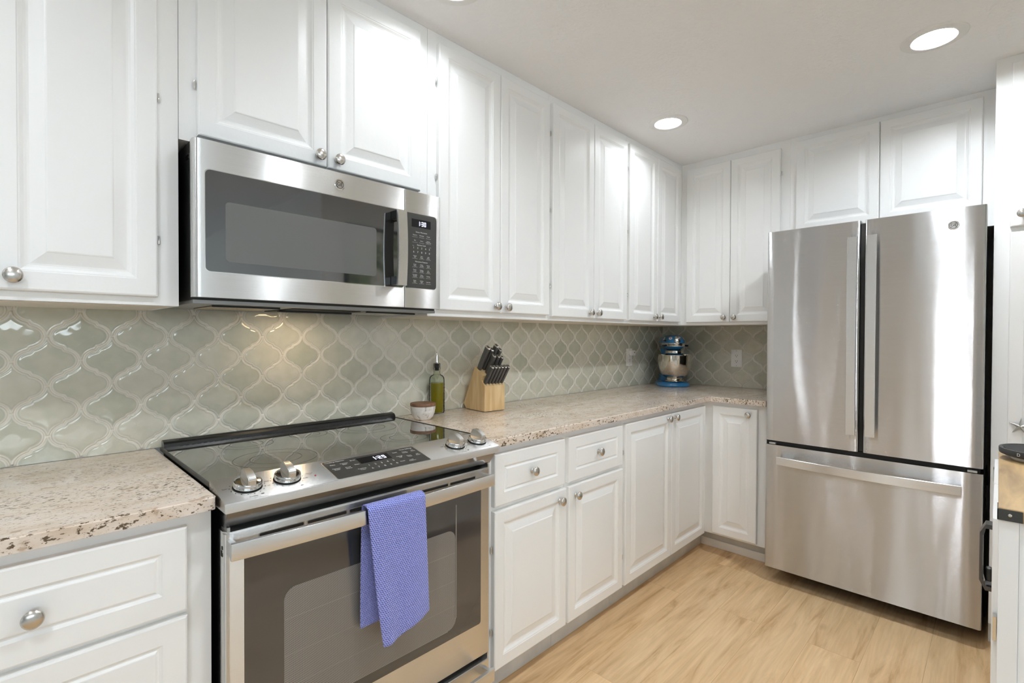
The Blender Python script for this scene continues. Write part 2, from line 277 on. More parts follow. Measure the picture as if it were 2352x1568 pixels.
def lathe(bm, prof, n=32, fn=lambda x, y, z: (x, y, z), a0=0.0, a1=2*PI):
    """prof: (r,h) list; revolve round local z"""
    full = abs(a1-a0-2*PI) < 1e-6; rings = []
    for r, h in prof:
        if r < 1e-6: rings.append([bm.verts.new(fn(0, 0, h))])
        else: rings.append([bm.verts.new(fn(r*math.cos(a0+(a1-a0)*i/n), r*math.sin(a0+(a1-a0)*i/n), h)) for i in range(n if full else n+1)])
    for A, C in zip(rings, rings[1:]):
        m_ = n
        for i in range(m_):
            j = (i+1) % len(A) if len(A) > 1 else 0; j2 = (i+1) % len(C) if len(C) > 1 else 0
            if len(A) == 1 and len(C) == 1: continue
            if len(A) == 1: bm.faces.new((A[0], C[i], C[j2]))
            elif len(C) == 1: bm.faces.new((A[i], C[0], A[j]))
            else: bm.faces.new((A[i], C[i], C[j2], A[j]))
    return bm
def tube(bm, pts, r, n=10, cap=True):
    pts = [Vector(p) for p in pts]; rings = []
    up = Vector((0, 0, 1))
    for i, p in enumerate(pts):
        t = (pts[min(i+1, len(pts)-1)]-pts[max(i-1, 0)]).normalized()
        a = t.cross(up)
        if a.length < 1e-4: a = t.cross(Vector((0, 1, 0)))
        a.normalize(); c = t.cross(a); rr = r[i] if isinstance(r, (list, tuple)) else r
        rings.append([bm.verts.new(p+a*rr*math.cos(2*PI*k/n)+c*rr*math.sin(2*PI*k/n)) for k in range(n)])
    for A, C in zip(rings, rings[1:]):
        for k in range(n): bm.faces.new((A[k], A[(k+1) % n], C[(k+1) % n], C[k]))
    if cap: bm.faces.new(rings[0]); bm.faces.new(rings[-1])
    return bm
def rrect(w0, w1, h0, h1, r, n=6):
    pts = []
    for cx, cy, a in ((w1-r, h1-r, 0), (w0+r, h1-r, PI/2), (w0+r, h0+r, PI), (w1-r, h0+r, 1.5*PI)):
        for i in range(n+1): pts.append((cx+r*math.cos(a+PI/2*i/n), cy+r*math.sin(a+PI/2*i/n)))
    return pts
def sweep(bm, path, section):
    """path: list of (origin, axis_a, axis_b); section: (a,b) polygon"""
    rings = [[bm.verts.new(Vector(o)+Vector(a)*p+Vector(c)*q) for p, q in section] for o, a, c in path]
    n = len(section)
    for A, C in zip(rings, rings[1:]):
        for k in range(n): bm.faces.new((A[k], A[(k+1) % n], C[(k+1) % n], C[k]))
    bm.faces.new(rings[0]); bm.faces.new(rings[-1]); return bm
_orig = {}
def finish(bm, name, smooth=None, loc=Vector((0, 0, 0))):
    bmesh.ops.recalc_face_normals(bm, faces=bm.faces[:])
    if loc.length: bmesh.ops.translate(bm, verts=bm.verts[:], vec=-loc)
    uvl = bm.loops.layers.uv.get('UVMap') 
    if uvl is None:
        uvl = bm.loops.layers.uv.new('UVMap'); bm.normal_update()
        for f in bm.faces:
            n = f.normal; ax = max(range(3), key=lambda i: abs(n[i]))
            for lp in f.loops:
                c = lp.vert.co
                lp[uvl].uv = (c.y, c.z) if ax == 0 else (c.x, c.z) if ax == 1 else (c.x, c.y)
    me = bpy.data.meshes.new(name); bm.to_mesh(me); bm.free()
    if smooth is not None:
        me.shade_smooth(); me.set_sharp_from_angle(angle=math.radians(smooth))
    return me
def obj(name, bm, m, parent=None, smooth=None, label=None):
    loc = _orig.get(parent.name, Vector((0, 0, 0))) if parent else Vector((0, 0, 0))
    me = finish(bm, name, smooth, loc)
    me.materials.append(MT[m] if isinstance(m, str) else m)
    o = bpy.data.objects.new(name, me); COL.objects.link(o)
    if parent: o.parent = parent; _orig[o.name] = loc
    if label: o['label'] = label
    return o
def inst(name, me, parent, world):
    o = bpy.data.objects.new(name, me); COL.objects.link(o); o.parent = parent
    o.location = Vector(world)-_orig[parent.name]; return o
def tag(o, label, cat, group=None):
    o['label'] = label; o['category'] = cat
    if group: o['group'] = group
    return o
def thing(name, label, cat, loc, group=None):
    o = bpy.data.objects.new(name, None); o.empty_display_size = .05; COL.objects.link(o); o.location = loc; _orig[o.name] = Vector(loc)
    return tag(o, label, cat, group)
def solo(name, bm, m, label, cat, group=None, smooth=None):
    """a thing that is a single mesh, origin at its base centre"""
    vs_ = [v.co for v in bm.verts]; lo = [min(c[i] for c in vs_) for i in range(3)]; hi = [max(c[i] for c in vs_) for i in range(3)]
    loc = Vector(((lo[0]+hi[0])/2, (lo[1]+hi[1])/2, lo[2]))
    me = finish(bm, name, smooth, loc); me.materials.append(MT[m]); o = bpy.data.objects.new(name, me); o.location = loc; COL.objects.link(o); _orig[o.name] = loc
    return tag(o, label, cat, group)
def struct(name, bm, m, smooth=None):
    me = finish(bm, name, smooth); me.materials.append(MT[m]); o = bpy.data.objects.new(name, me); COL.objects.link(o); o['kind'] = 'structure'; return o
def text(bm, s, fn, size, u, v, d=0.0, align='CENTER', depth=0.0):
    cu = bpy.data.curves.new('t', 'FONT'); cu.body = s; cu.size = size; cu.align_x = align; cu.align_y = 'CENTER'; cu.resolution_u = 2
    o = bpy.data.objects.new('t', cu); me = o.to_mesh(); vs_ = [bm.verts.new(fn(u+p.co.x, v+p.co.y, d)) for p in me.vertices]
    for p in me.polygons:
        try: bm.faces.new([vs_[i] for i in p.vertices])
        except ValueError: pass
    o.to_mesh_clear(); bpy.data.objects.remove(o); bpy.data.curves.remove(cu); return bm
def flat(bm, fn, pts, d): bm.faces.new([bm.verts.new(fn(a, c, d)) for a, c in pts])
SEG = {'0': 'abcdef', '1': 'bc', '2': 'abged', '3': 'abgcd', '9': 'abcdfg', '4': 'fgbc'}
def seven(bm, s, fn, u, v, h, d):
    w, t = h*.5, h*.13
    for ch in s:
        if ch == ':':
            for vv in (.3, .7): flat(bm, fn, [(u, v+h*vv), (u+t, v+h*vv), (u+t, v+h*vv+t), (u, v+h*vv+t)], d)
            u += t*2.2; continue
        R_ = {'a': (0, h-t, w, h), 'g': (0, h/2-t/2, w, h/2+t/2), 'd': (0, 0, w, t), 'b': (w-t, h/2, w, h), 'c': (w-t, 0, w, h/2), 'f': (0, h/2, t, h), 'e': (0, 0, t, h/2)}
        for k in SEG[ch]:
            a0, b0, a1, b1 = R_[k]; flat(bm, fn, [(u+a0, v+b0), (u+a1, v+b0), (u+a1, v+b1), (u+a0, v+b1)], d)
        u += w*1.45
    return bm
def MA(y0): return lambda u, v, d: (u, y0-d, v)        # faces the room from the stove wall
def MBk(x0): return lambda u, v, d: (x0-d, -u, v)      # faces the room from the fridge wall, u = -y
# ------------------------------------------------------------------ cabinet parts
DOORP = [(0, -.019), (0, -.0045), (.0013, -.0015), (.0045, 0), (.041, 0), (.0425, -.0016), (.045, -.0018), (.051, -.0062), (.056, -.0078), (.060, -.0080), (.063, -.0074), (.084, -.0022), (.0865, -.0008), (.0885, -.0004)]
DRAWP = [(0, -.019), (0, -.0045), (.0013, -.0015), (.0045, 0), (.044, 0), (.046, -.0015), (.050, -.0040), (.0525, -.0040), (.0565, -.0008), (.058, -.0004)]
def front(fn, u0, u1, v0, v1, prof, gap=.0005):
    """raised-panel front; fn plane is the cabinet frame"""
    bm = BM(); rings = []
    for i, d in prof:
        rings.append([bm.verts.new(fn(a, c, d+.019+gap)) for a, c in ((u0+i, v0+i), (u1-i, v0+i), (u1-i, v1-i), (u0+i, v1-i))])
    for A, C in zip(rings, rings[1:]):
        for k in range(4): bm.faces.new((A[k], A[(k+1) % 4], C[(k+1) % 4], C[k]))
    bm.faces.new(rings[0]); bm.faces.new(rings[-1]); return bm
def knob_mesh(fn):
    bm = BM()
    prof = [(0, 0), (.0085, 0), (.0085, .002), (.006, .004), (.0048, .009), (.0052, .013), (.010, .0165), (.0150, .0185), (.0163, .021), (.0155, .0238), (.012, .0262), (.006, .0278), (0, .0283)]
    lathe(bm, prof, 24, lambda x, y, h: fn(x*.98, y*1.03, h))
    me = finish(bm, 'knob', 40); me.materials.append(MT['nickel']); return me
KN_A = knob_mesh(lambda u, v, d: (u, -d, v)); KN_B = knob_mesh(lambda u, v, d: (-d, -u, v))
def hinge_mesh(fn):
    bm = BM(); lathe(bm, [(0, -.011), (.0024, -.011), (.0028, -.006), (.0028, .006), (.0024, .011), (0, .011)], 10, lambda x, y, h: fn(x, h, y+.006))
    me = finish(bm, 'hinge', 40); me.materials.append(MT['chrome']); return me
HG_A = hinge_mesh(lambda u, v, d: (u, -d, v)); HG_B = hinge_mesh(lambda u, v, d: (-d, -u, v))
def add_front(parent, fn, KN, HG, u0, u1, v0, v1, kind='door', knob=None, hinge=None):
    o = obj(kind, front(fn, u0, u1, v0, v1, DRAWP if kind == 'drawer' else DOORP), 'paint', parent)
    if knob: inst('knob', KN, o, fn(knob[0], knob[1], .0197))
    if hinge:
        uu = u0-.004 if hinge == 'l' else u1+.004
        h_ = v1-v0
        for vv in ([v0+.13, v1-.13] if h_ < .8 else [v0+.14, (v0+v1)/2, v1-.14]): inst('hinge', HG, o, fn(uu, vv, 0.0))
    return o
# ------------------------------------------------------------------ room
ZC = 2.3675; XB = 3.1697
def slab(name, m, x0, x1, y0, y1): 
    bm = BM(); bm.faces.new([bm.verts.new(p) for p in ((x0, y0, 0), (x1, y0, 0), (x1, y1, 0), (x0, y1, 0))]); struct(name, bm, m)
slab('floor', 'floor', -1.3, XB, -2.65, 0); slab('floor_front', 'bounce_floor', -7, -1.3, -6.5, 0); slab('floor_rear', 'bounce_floor', -1.3, 1.4, -6.5, -2.65)  # front and rear floors are unseen, kept pale for light bounce
LIGHTS = [(2.103, -1.64), (2.103, -.583), (.685, -.583), (.685, -1.64), (-.735, -1.64), (-.735, -.583), (-2.155, -.583)]
HOLE = .070
bm = BM(); es = []
def loop(pts):
    vs_ = [bm.verts.new(p) for p in pts]
    for i in range(len(vs_)): es.append(bm.edges.new((vs_[i], vs_[(i+1) % len(vs_)])))
loop(((-7, -6.5, ZC), (XB, -6.5, ZC), (XB, 0, ZC), (-7, 0, ZC)))
for lx, ly in LIGHTS: loop([(lx+HOLE*math.cos(2*PI*i/32), ly+HOLE*math.sin(2*PI*i/32), ZC) for i in range(32)])
bmesh.ops.triangle_fill(bm, use_beauty=True, use_dissolve=False, edges=es)
struct('ceiling', bm, 'ceil')
def wallq(name, *quads):
    bm = BM()
    for q in quads: bm.faces.new([bm.verts.new(p) for p in q])
    return struct(name, bm, 'wall')
struct('wall_left', B(-7, XB+.1, 0, .1, 0, ZC), 'wall')
struct('wall_back', B(XB, XB+.1, -2.55, -.0005, 0, ZC), 'wall')
struct('wall_right', B(1.3, XB+.1, -2.65, -2.55, 0, ZC), 'wall')
struct('wall_side', B(1.3, 1.4, -6.5, -2.6505, 0, ZC), 'wall')
bm = BM(); box(bm, -7.1, -3.7, -6.6, -6.5, 0, ZC); box(bm, .4, 1.4, -6.6, -6.5, 0, ZC); box(bm, -3.7, .4, -6.6, -6.5, 0, 1.67); box(bm, -3.7, .4, -6.6, -6.5, 2.27, ZC); struct('wall_rear', bm, 'wall')
bm = BM(); ys_ = [-6.5, -1.46, -1.38, -.94, -.85, -.65, -.58, 0]
for i in (0, 2, 4, 6): box(bm, -7.1, -7, ys_[i], ys_[i+1], 0, ZC)
for i in (1, 3, 5): box(bm, -7.1, -7, ys_[i], ys_[i+1], 2.1, ZC); box(bm, -7.1, -7, ys_[i], ys_[i+1], 0, .12)
struct('wall_front', bm, 'wall')
bm = BM()
for i in (1, 3, 5): box(bm, -7.08, -7.05, ys_[i], ys_[i]+.012, .12, 2.1); box(bm, -7.08, -7.05, ys_[i+1]-.012, ys_[i+1], .12, 2.1)
struct('streak_window', bm, 'trimwhite')  # unseen slit panes, shaped to put bright streaks on the fridge door
bm = BM()
for xx in (-3.7, -1.67, .36): box(bm, xx, xx+.04, -6.58, -6.52, 1.67, 2.27)
box(bm, -3.7, .4, -6.58, -6.52, 1.67, 1.71); box(bm, -3.7, .4, -6.58, -6.52, 2.23, 2.27); struct('fill_window', bm, 'trimwhite')  # unseen high windows added for fill, set above the tiles' reflections
# recessed lights
LL = ['recessed ceiling light nearest the fridge and pantry, largest in view', 'recessed ceiling light above the far corner of the counter',
      'recessed ceiling light cut off by the top edge, above the microwave', 'recessed ceiling light over the middle of the floor behind the view',
      'recessed ceiling light behind the view, at the edge of the kitchen',
      'recessed ceiling light behind the view, above the left cabinets', 'recessed ceiling light behind the view, farthest from the fridge']
for (lx, ly), lb in zip(LIGHTS, LL):
    t = thing('recessed_light', lb, 'ceiling light', (lx, ly, ZC), 'recessed ceiling lights')
    P = lambda x, y, z: (lx+x, ly+y, ZC+z)
    obj('trim_ring', lathe(BM(), [(.0655, .002), (.0655, -.004), (.068, -.006), (.094, -.004), (.099, -.0015), (.100, .0)], 48, P), 'trimwhite', t, 40)
    obj('housing', lathe(BM(), [(.0655, -.003), (.066, .03), (.0665, .062), (0, .064)], 40, P), 'trimwhite', t, 40)
    zl = .030 if ly > -1 else .014
    obj('lamp', lathe(BM(), [(0, zl), (.064, zl), (.064, zl+.006), (0, zl+.006)], 32, P), 'lamp_near' if ly > -1 else ('lamp_fridge' if lx > 2 else 'lamp'), t)
# ------------------------------------------------------------------ wall cabinets on the stove wall
YU = -.339; ZU = 1.329; fa = MA(YU)
def upper(label, x0, x1, z0, doors, left_vis=False):
    t = thing('wall_cabinet', label, 'wall cabinet', ((x0+x1)/2, YU/2, z0), 'white wall cabinets')
    bm = B(x0+.0004, x1-.0004, YU, -.010, z0, ZC-.0008); obj('cabinet_box', bm, 'paint', t)
    obj('underside', B(x0+.02, x1-.02, YU+.02, -.02, z0-.0015, z0-.0002), 'raw', t)
    for d in doors: add_front(t, fa, KN_A, HG_A, *d[:4], knob=d[4], hinge=d[5])
    return t
upper('white raised-panel wall cabinet left of the microwave', -.66, -.007, ZU, [(-.624, -.341, 1.349, 2.326, (-.371, 1.378), None), (-.338, -.0535, 1.349, 2.326, (-.304, 1.379), 'r')])
upper('short white wall cabinet mounted over the microwave', -.0065, .757, 1.752, [(.032, .3735, 1.768, 2.326, (.346, 1.796), 'l'), (.3765, .7165, 1.768, 2.326, (.406, 1.796), None)])
upper('tall white wall cabinet immediately right of the microwave', .7575, 1.435, ZU, [(.797, 1.1105, 1.352, 2.326, (1.083, 1.377), 'l'), (1.1135, 1.424, 1.352, 2.326, (1.144, 1.375), None)])
upper('tall white wall cabinet second to the right of the microwave', 1.4355, 2.098, ZU, [(1.446, 1.7695, 1.347, 2.326, (1.734, 1.376), 'l'), (1.7725, 2.086, 1.347, 2.326, (1.80, 1.376), None)])
upper('tall white wall cabinet in the corner above the stand mixer', 2.0985, 3.158, ZU, [(2.111, 2.4235, 1.347, 2.326, (2.381, 1.374), 'l'), (2.4265, 2.727, 1.347, 2.326, (2.45, 1.375), None)])
# fridge wall uppers
XU = 2.7756; fb = MBk(XU)
t = thing('wall_cabinet', 'white wall cabinet with narrow doors above the double outlet, left of fridge', 'wall cabinet', (2.96, -.66, ZU), 'white wall cabinets')
obj('cabinet_box', B(XU, 3.158, -.3595, -.979, ZU, ZC-.0008), 'paint', t); obj('underside', B(XU+.02, 3.15, -.36, -.96, ZU-.0015, ZU-.0002), 'raw', t)
obj('filler_strip', B(XU, XU+.02, -.3396, -.3592, ZU, ZC-.0008), 'paint', t)
add_front(t, fb, KN_B, HG_B, .381, .6555, 1.346, 2.324, knob=(.626, 1.375), hinge=None)
add_front(t, fb, KN_B, HG_B, .6585, .932, 1.346, 2.324, knob=(.687, 1.375), hinge='r')
t = thing('wall_cabinet', 'wide white wall cabinet directly above the fridge', 'wall cabinet', (2.96, -1.39, 1.757), 'white wall cabinets')
obj('cabinet_box', B(XU, 3.158, -.9796, -1.8042, 1.757, ZC-.0008), 'paint', t)
add_front(t, fb, KN_B, HG_B, 1.012, 1.3865, 1.836, 2.338); add_front(t, fb, KN_B, HG_B, 1.3895, 1.763, 1.836, 2.338)
# pantry
XP = 2.470; fp = MBk(XP)
t = thing('pantry_cabinet', 'tall white pantry cabinet right of the fridge, reaching the ceiling', 'pantry cabinet', (2.81, -2.15, 0))
obj('cabinet_box', B(XP, 3.158, -1.8055, -2.545, .1, ZC-.0008), 'paint', t); obj('toe_kick', B(XP+.06, 3.158, -1.8055, -2.545, 0, .0995), 'kick', t)
add_front(t, fp, KN_B, HG_B, 1.851, 2.18, 1.692, 2.335, knob=(1.884, 1.738)); add_front(t, fp, KN_B, HG_B, 2.186, 2.51, 1.692, 2.335, knob=(2.215, 1.738))
lowd = add_front(t, fp, KN_B, HG_B, 1.851, 2.18, .13, 1.672); add_front(t, fp, KN_B, HG_B, 2.186, 2.51, .13, 1.672)
bm = BM(); sx = XP-.0195; cy, cz_ = -1.887, .912
ce = bm.verts.new((sx-.012, cy, cz_)); ring = []
for k in range(10):
    rr = .034 if k % 2 == 0 else .0085; aa = PI/2+k*PI/5+.08; ring.append(bm.verts.new((sx-(.0035 if k % 2 == 0 else .006), cy+rr*math.cos(aa), cz_+rr*math.sin(aa))))
bk_ = [bm.verts.new((sx, v.co.y, v.co.z)) for v in ring]
for k in range(10): bm.faces.new((ce, ring[k], ring[(k+1) % 10])); bm.faces.new((ring[k], ring[(k+1) % 10], bk_[(k+1) % 10], bk_[k]))
bm.faces.new(bk_)
obj('starfish_knob', bm, 'silver', lowd, label='silver starfish-shaped door pull')
# ------------------------------------------------------------------ base cabinets
YB = -.603; fa2 = MA(YB); YT = -.543; ZB0, ZB1 = .117, .8845
def base(label, x0, x1, fronts, xk0=None, xk1=None):
    t = thing('base_cabinet', label, 'base cabinet', ((x0+x1)/2, YB/2, 0), 'white base cabinets')
    obj('cabinet_box', B(x0+.0004, x1-.0004, YB, -.011, ZB0, ZB1), 'paint', t)
    obj('toe_kick', B((xk0 or x0)+.0004, (xk1 or x1)-.0004, YT, -.02, 0.0, ZB0-.0004), 'kick', t)
    for f in fronts: add_front(t, fa2, KN_A, HG_A, *f[:4], kind=f[4], knob=f[5], hinge=f[6] if len(f) > 6 else None)
    return t
base('white drawer cabinet left of the range, under the short granite counter', -.57, -.0035, [(-.518, -.0515, .683, .858, 'drawer', (-.285, .766)), (-.518, -.0515, .405, .672, 'drawer', (-.285, .54)), (-.518, -.0515, .13, .394, 'drawer', (-.285, .26))])
base('white base cabinet touching the right side of the range, one drawer over one door', .806, 1.224, [(.832, 1.2105, .678, .857, 'drawer', (1.018, .770)), (.832, 1.2265-.006, .121, .662, 'door', (1.176, .623), 'l')])
base('white base cabinet with drawer and door, second from the range', 1.2245, 1.640, [(1.235, 1.6275, .678, .857, 'drawer', (1.433, .772)), (1.235, 1.630, .121, .662, 'door', (1.277, .623))])
base('white base cabinet with tall double doors near the inner corner', 1.6405, 3.155, [(1.651, 2.0925, .121, .858, 'door', (2.050, .836), 'l'), (2.0955, 2.507, .121, .858, 'door', (2.101, .836)[0:1]+(.836,) if False else (2.125, .836))])
XBF = 2.545; fc = MBk(XBF)
t = thing('base_cabinet', 'narrow single-door white base cabinet between the corner and the fridge', 'base cabinet', (2.85, -.77, 0), 'white base cabinets')
obj('cabinet_box', B(XBF, 3.155, -.6036, -.940, ZB0, ZB1), 'paint', t); obj('toe_kick', B(2.648, 3.155, -.5434, -.940, 0, ZB0-.0004), 'kick', t)
obj('shoe_strip', B(2.636, 2.6478, -.5434, -.940, .0003, .045, bev=.003), 'paint', t)
add_front(t, fc, KN_B, HG_B, .654, .8965, .130, .861, knob=(.853, .829), hinge=None)
# countertops
def counter(name, pts, label):
    bm = prism(BM(), pts, lambda a, c, d: (a, c, d), .8852, .914)
    bmesh.ops.bevel(bm, geom=[e for e in bm.edges if abs(e.verts[0].co.z-e.verts[1].co.z) < 1e-5 and e.verts[0].co.z > .9], offset=.004, segments=3, affect='EDGES')
    return solo(name, bm, 'granite', label, 'countertop', smooth=30)
counter('countertop', [(-.62, -.0105), (-.62, -.6378), (-.012, -.6378), (-.004, -.6345), (-.0005, -.6265), (-.0005, -.0105)], 'short beige granite countertop left of the range')
rin = .022; arc = [(2.5094-rin+rin*math.sin(a), -.6378-rin+rin*math.cos(a)) for a in np.linspace(0, PI/2, 7)]
counter('countertop', [(.8015, -.0105), (3.1575, -.0105), (3.1575, -.945), (2.5094, -.945)]+[(x, y) for x, y in arc[::-1]]+[(.8015, -.6378)], 'L-shaped beige granite countertop running from range to fridge')
# ------------------------------------------------------------------ arabesque tile backsplashes
def tile_profile():
    th = np.linspace(0, math.radians(77), 26)
    lx = .0285+.0345*np.cos(th); lz = .0304*np.sin(th)            # convex side lobe
    ux, uz = lx[::-1], lz[::-1]
    px = np.concatenate([[0], .0682-lx, [(.0682-lx[-1])*.5+lx[-1]*.5], ux])
    pz = np.concatenate([[.0672], .0672-lz, [.0336], uz])
    return np.stack([px, pz], 1)
TP = tile_profile()
def tile_height(uu, vv, du, u0, v0):
    """uu,vv arrays; returns distance to grout line and tile id"""
    best = np.full(uu.shape, -1.0); tid = np.zeros(uu.shape)
    k = np.round((vv-v0)/.0672)
    seg = []
    for i in range(len(TP)-1):
        a, c = TP[i], TP[i+1]; n = max(2, int(np.hypot(*(c-a))/.0006)); seg.append(a+(c-a)*np.linspace(0, 1, n)[:, None])
    S = np.concatenate(seg)
    order = np.argsort(TP[:, 0])
    for dk in (-1, 0, 1):
        kk = k+dk
        cu0 = u0+np.where(np.mod(kk, 2) == 0, 0, du/2)
        j = np.round((uu-cu0)/du); cu = cu0+j*du; cv = v0+kk*.0672
        a = np.abs(uu-cu)*(.1364/du); c = np.abs(vv-cv)
        vb = np.interp(a, TP[:, 0], TP[:, 1], right=-1)
        ins = (c <= vb)
        d2 = np.full(uu.shape, 1e3)
        idx = np.nonzero(ins)
        aa, cc = a[idx], c[idx]; dd = np.full(aa.shape, 1e3)
        for s in S: dd = np.minimum(dd, (aa-s[0])**2+(cc-s[1])**2)
        d2[idx] = np.sqrt(dd)
        upd = ins & (d2 > best); best = np.where(upd, d2, best); tid = np.where(upd, kk*131.0+j*17.0, tid)
    return np.clip(best, 0, None), tid
def backsplash(name, label, ua, ub, va, vb, du, u0, v0, fn, step=.0017):
    nu, nv = int((ub-ua)/step)+1, int((vb-va)/step)+1
    u = np.linspace(ua, ub, nu); v = np.linspace(va, vb, nv); uu, vv = np.meshgrid(u, v, indexing='ij')
    d, tid = tile_height(uu, vv, du, u0, v0)
    s = np.clip((d-.0009)/.0026, 0, 1); h = .0042*(s*s*(3-2*s))+.0012*np.clip(d/.03, 0, 1)
    dip = np.exp(-((d-.0075)/.0028)**2)*.0007; h = h-dip
    rnd = np.modf(np.abs(np.sin(tid*12.9898)*43758.5453))[0]; rn2 = np.modf(np.abs(np.sin(tid*78.233)*12543.123))[0]; rn3 = np.modf(np.abs(np.sin(tid*39.425)*9231.77))[0]
    cu = u0+np.round((uu-u0)/(du/2))*(du/2)
    h = h+np.where(d > .001, (rn2-.5)*.0005*np.sin((uu)*46)+(rn3-.5)*.0005*np.sin(vv*46), 0)*s
    P = np.empty((nu, nv, 3))
    X, Y, Z = fn(uu, vv, .003+h); P[..., 0], P[..., 1], P[..., 2] = X, Y, Z
    base_ = np.array(fn(np.array((ua+ub)/2), np.array(va), np.array(.003)), float)
    P -= base_
    idx = np.arange(nu*nv).reshape(nu, nv)
    q = np.stack([idx[:-1, :-1], idx[1:, :-1], idx[1:, 1:], idx[:-1, 1:]], -1).reshape(-1, 4)
    me = bpy.data.meshes.new(name); me.vertices.add(nu*nv); me.vertices.foreach_set('co', P.reshape(-1)); me.loops.add(q.size); me.loops.foreach_set('vertex_index', q.reshape(-1).astype(np.int32))
    me.polygons.add(len(q)); me.polygons.foreach_set('loop_start', (np.arange(len(q))*4).astype(np.int32)); me.update(calc_edges=True); me.validate()
    for an, ar in (('edge', np.clip(d/.012, 0, 1)), ('tint', rnd*.55)):
        A = me.attributes.new(an, 'FLOAT', 'POINT'); A.data.foreach_set('value', ar.reshape(-1).astype(np.float32))
    me.shade_smooth(); me.materials.append(MT['tile'])
    o = bpy.data.objects.new(name, me); o.location = base_; COL.objects.link(o); return tag(o, label, 'tile backsplash')
backsplash('tile_backsplash', 'glossy sage lantern-tile backsplash along the stove wall', -1.0, 3.160, .9145, 1.336, .1361, -.170, 1.2515, lambda u, v, d: (u, -.0005-d, v))
backsplash('tile_backsplash', 'glossy sage lantern-tile backsplash behind the mixer, beside the fridge', .0095, .978, .9145, 1.328, .1325, .3235, 1.2515, lambda u, v, d: (XB-.0005-d, -u, v))
# ------------------------------------------------------------------ electric range
t = thing('electric_range', 'stainless slide-in electric range with black glass cooktop and purple towel', 'range', (.4, -.33, 0))
obj('range_body', B(.016, .784, -.605, -.03, .03, .9120), 'matte_black', t)
for x0 in (.016, .778): obj('side_trim', B(x0, x0+.006, -.645, -.6055, .03, .8415), 'steel_plain', t)
ct = obj('cooktop', B(.006, .795, -.572, -.066, .9145, .9225, bev=.0015), 'cooktop', t)
bm = BM()
for x, y, rr in ((.20, -.42, .105), (.20, -.18, .075), (.60, -.43, .075), (.60, -.19, .105), (.40, -.16, .06)):
    for r_ in (rr, rr*.62):
        n = 64
        A = [bm.verts.new((x+r_*math.cos(2*PI*k/n), y+r_*math.sin(2*PI*k/n), .9228)) for k in range(n)]; C = [bm.verts.new((x+(r_-.0012)*math.cos(2*PI*k/n), y+(r_-.0012)*math.sin(2*PI*k/n), .9228)) for k in range(n)]
        for k in range(n): bm.faces.new((A[k], A[(k+1) % n], C[(k+1) % n], C[k]))
obj('burner_rings', bm, 'panel_grey', ct)
for x0 in (.002, .7955): obj('cooktop_edge_trim', B(x0, x0+.0035, -.564, -.06, .9145, .924), 'bracket', t)
sec = [(-.034, .915), (-.034, .9385), (-.043, .9415), (-.0605, .9375), (-.0665, .932), (-.0695, .922), (-.0785, .917), (-.0785, .915)]
rt_ = obj('rear_vent_trim', prism(BM(), sec, lambda a, c, d: (d, a, c), .010, .797), 'black', t)
bm = BM(); box(bm, .05, .757, -.0535, -.0475, .9397, .9402)
for k in range(46): box(bm, .05+k*.0155, .058+k*.0155, -.0726, -.0708, .9224, .9236)
obj('vent_holes', bm, 'matte_black', rt_)
# control panel : sloped slab
zs = lambda y: .9300+(y+.565)*(.026/.117)
pts = [(-.565, .9300), (-.679, .9047), (-.6815, .9030), (-.682, .9010), (-.682, .8830), (-.565, .8845)]
cp = obj('control_panel', prism(BM(), pts, lambda a, c, d: (d, a, c), .0022, .7975, bev=.0016), 'steel', t, 40)
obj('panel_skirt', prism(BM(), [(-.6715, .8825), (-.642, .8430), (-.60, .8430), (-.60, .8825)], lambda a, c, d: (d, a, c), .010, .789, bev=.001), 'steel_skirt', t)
nrm = Vector((0, -.026, .117)).normalized(); tan = Vector((0, .117, .026)).normalized(); O = Vector((0, -.682, zs(-.682)))
def fs(u, v, d): return tuple(O+Vector((u, 0, 0))+tan*v+nrm*d)     # u along x, v up the slope
bm = BM(); prism(bm, rrect(.2505, .5305, .0035, .105, .006), fs, -.001, .0006)
# parallelogram-like panel rim (bright) and dark face
obj('display_rim', bm, 'steel_plain', cp)
bm = BM(); prism(bm, rrect(.2525, .5285, .0055, .103, .005), fs, -.0005, .0009); obj('touch_panel', bm, 'panel_grey', cp)
bm = BM(); flat(bm, fs, [(.342, .058), (.436, .058), (.436, .092), (.342, .092)], .0011); obj('clock_display', bm, 'display', cp)
obj('clock_digits', seven(BM(), '1:29', fs, .382, .066, .018, .0013), 'digit', cp)
bm = BM()
for s, u, v, z in (('Cooking Options', .284, .096, .0075), ('Bake', .272, .080, .0072), ('Convect\nBake', .302, .076, .0062), ('Broil', .330, .086, .0072), ('Convect\nRoast', .272, .055, .0062), ('Proof\nWarm', .302, .051, .0062), ('Pizza', .330, .060, .0066), ('Cooking\nTime', .330, .030, .0066),
                   ('Oven Settings', .500, .094, .0075), ('Start', .458, .084, .0075), ('Cancel\nOff', .458, .055, .0066), ('Timer\nOn/Off', .486, .076, .006), ('Set\nClock', .514, .078, .006), ('Steam\nClean', .486, .050, .006), ('Self\nClean', .514, .050, .006), ('Probe', .450, .028, .006), ('Lock\nControls', .478, .024, .006)):
    text(bm, s, fs, z, u, v, .0012)
for k in range(10): text(bm, '1234567890'[k], fs, .011, .356+(k % 5)*.0185, .043 if k < 5 else .024, .0012)
obj('touch_labels', bm, 'print', cp)
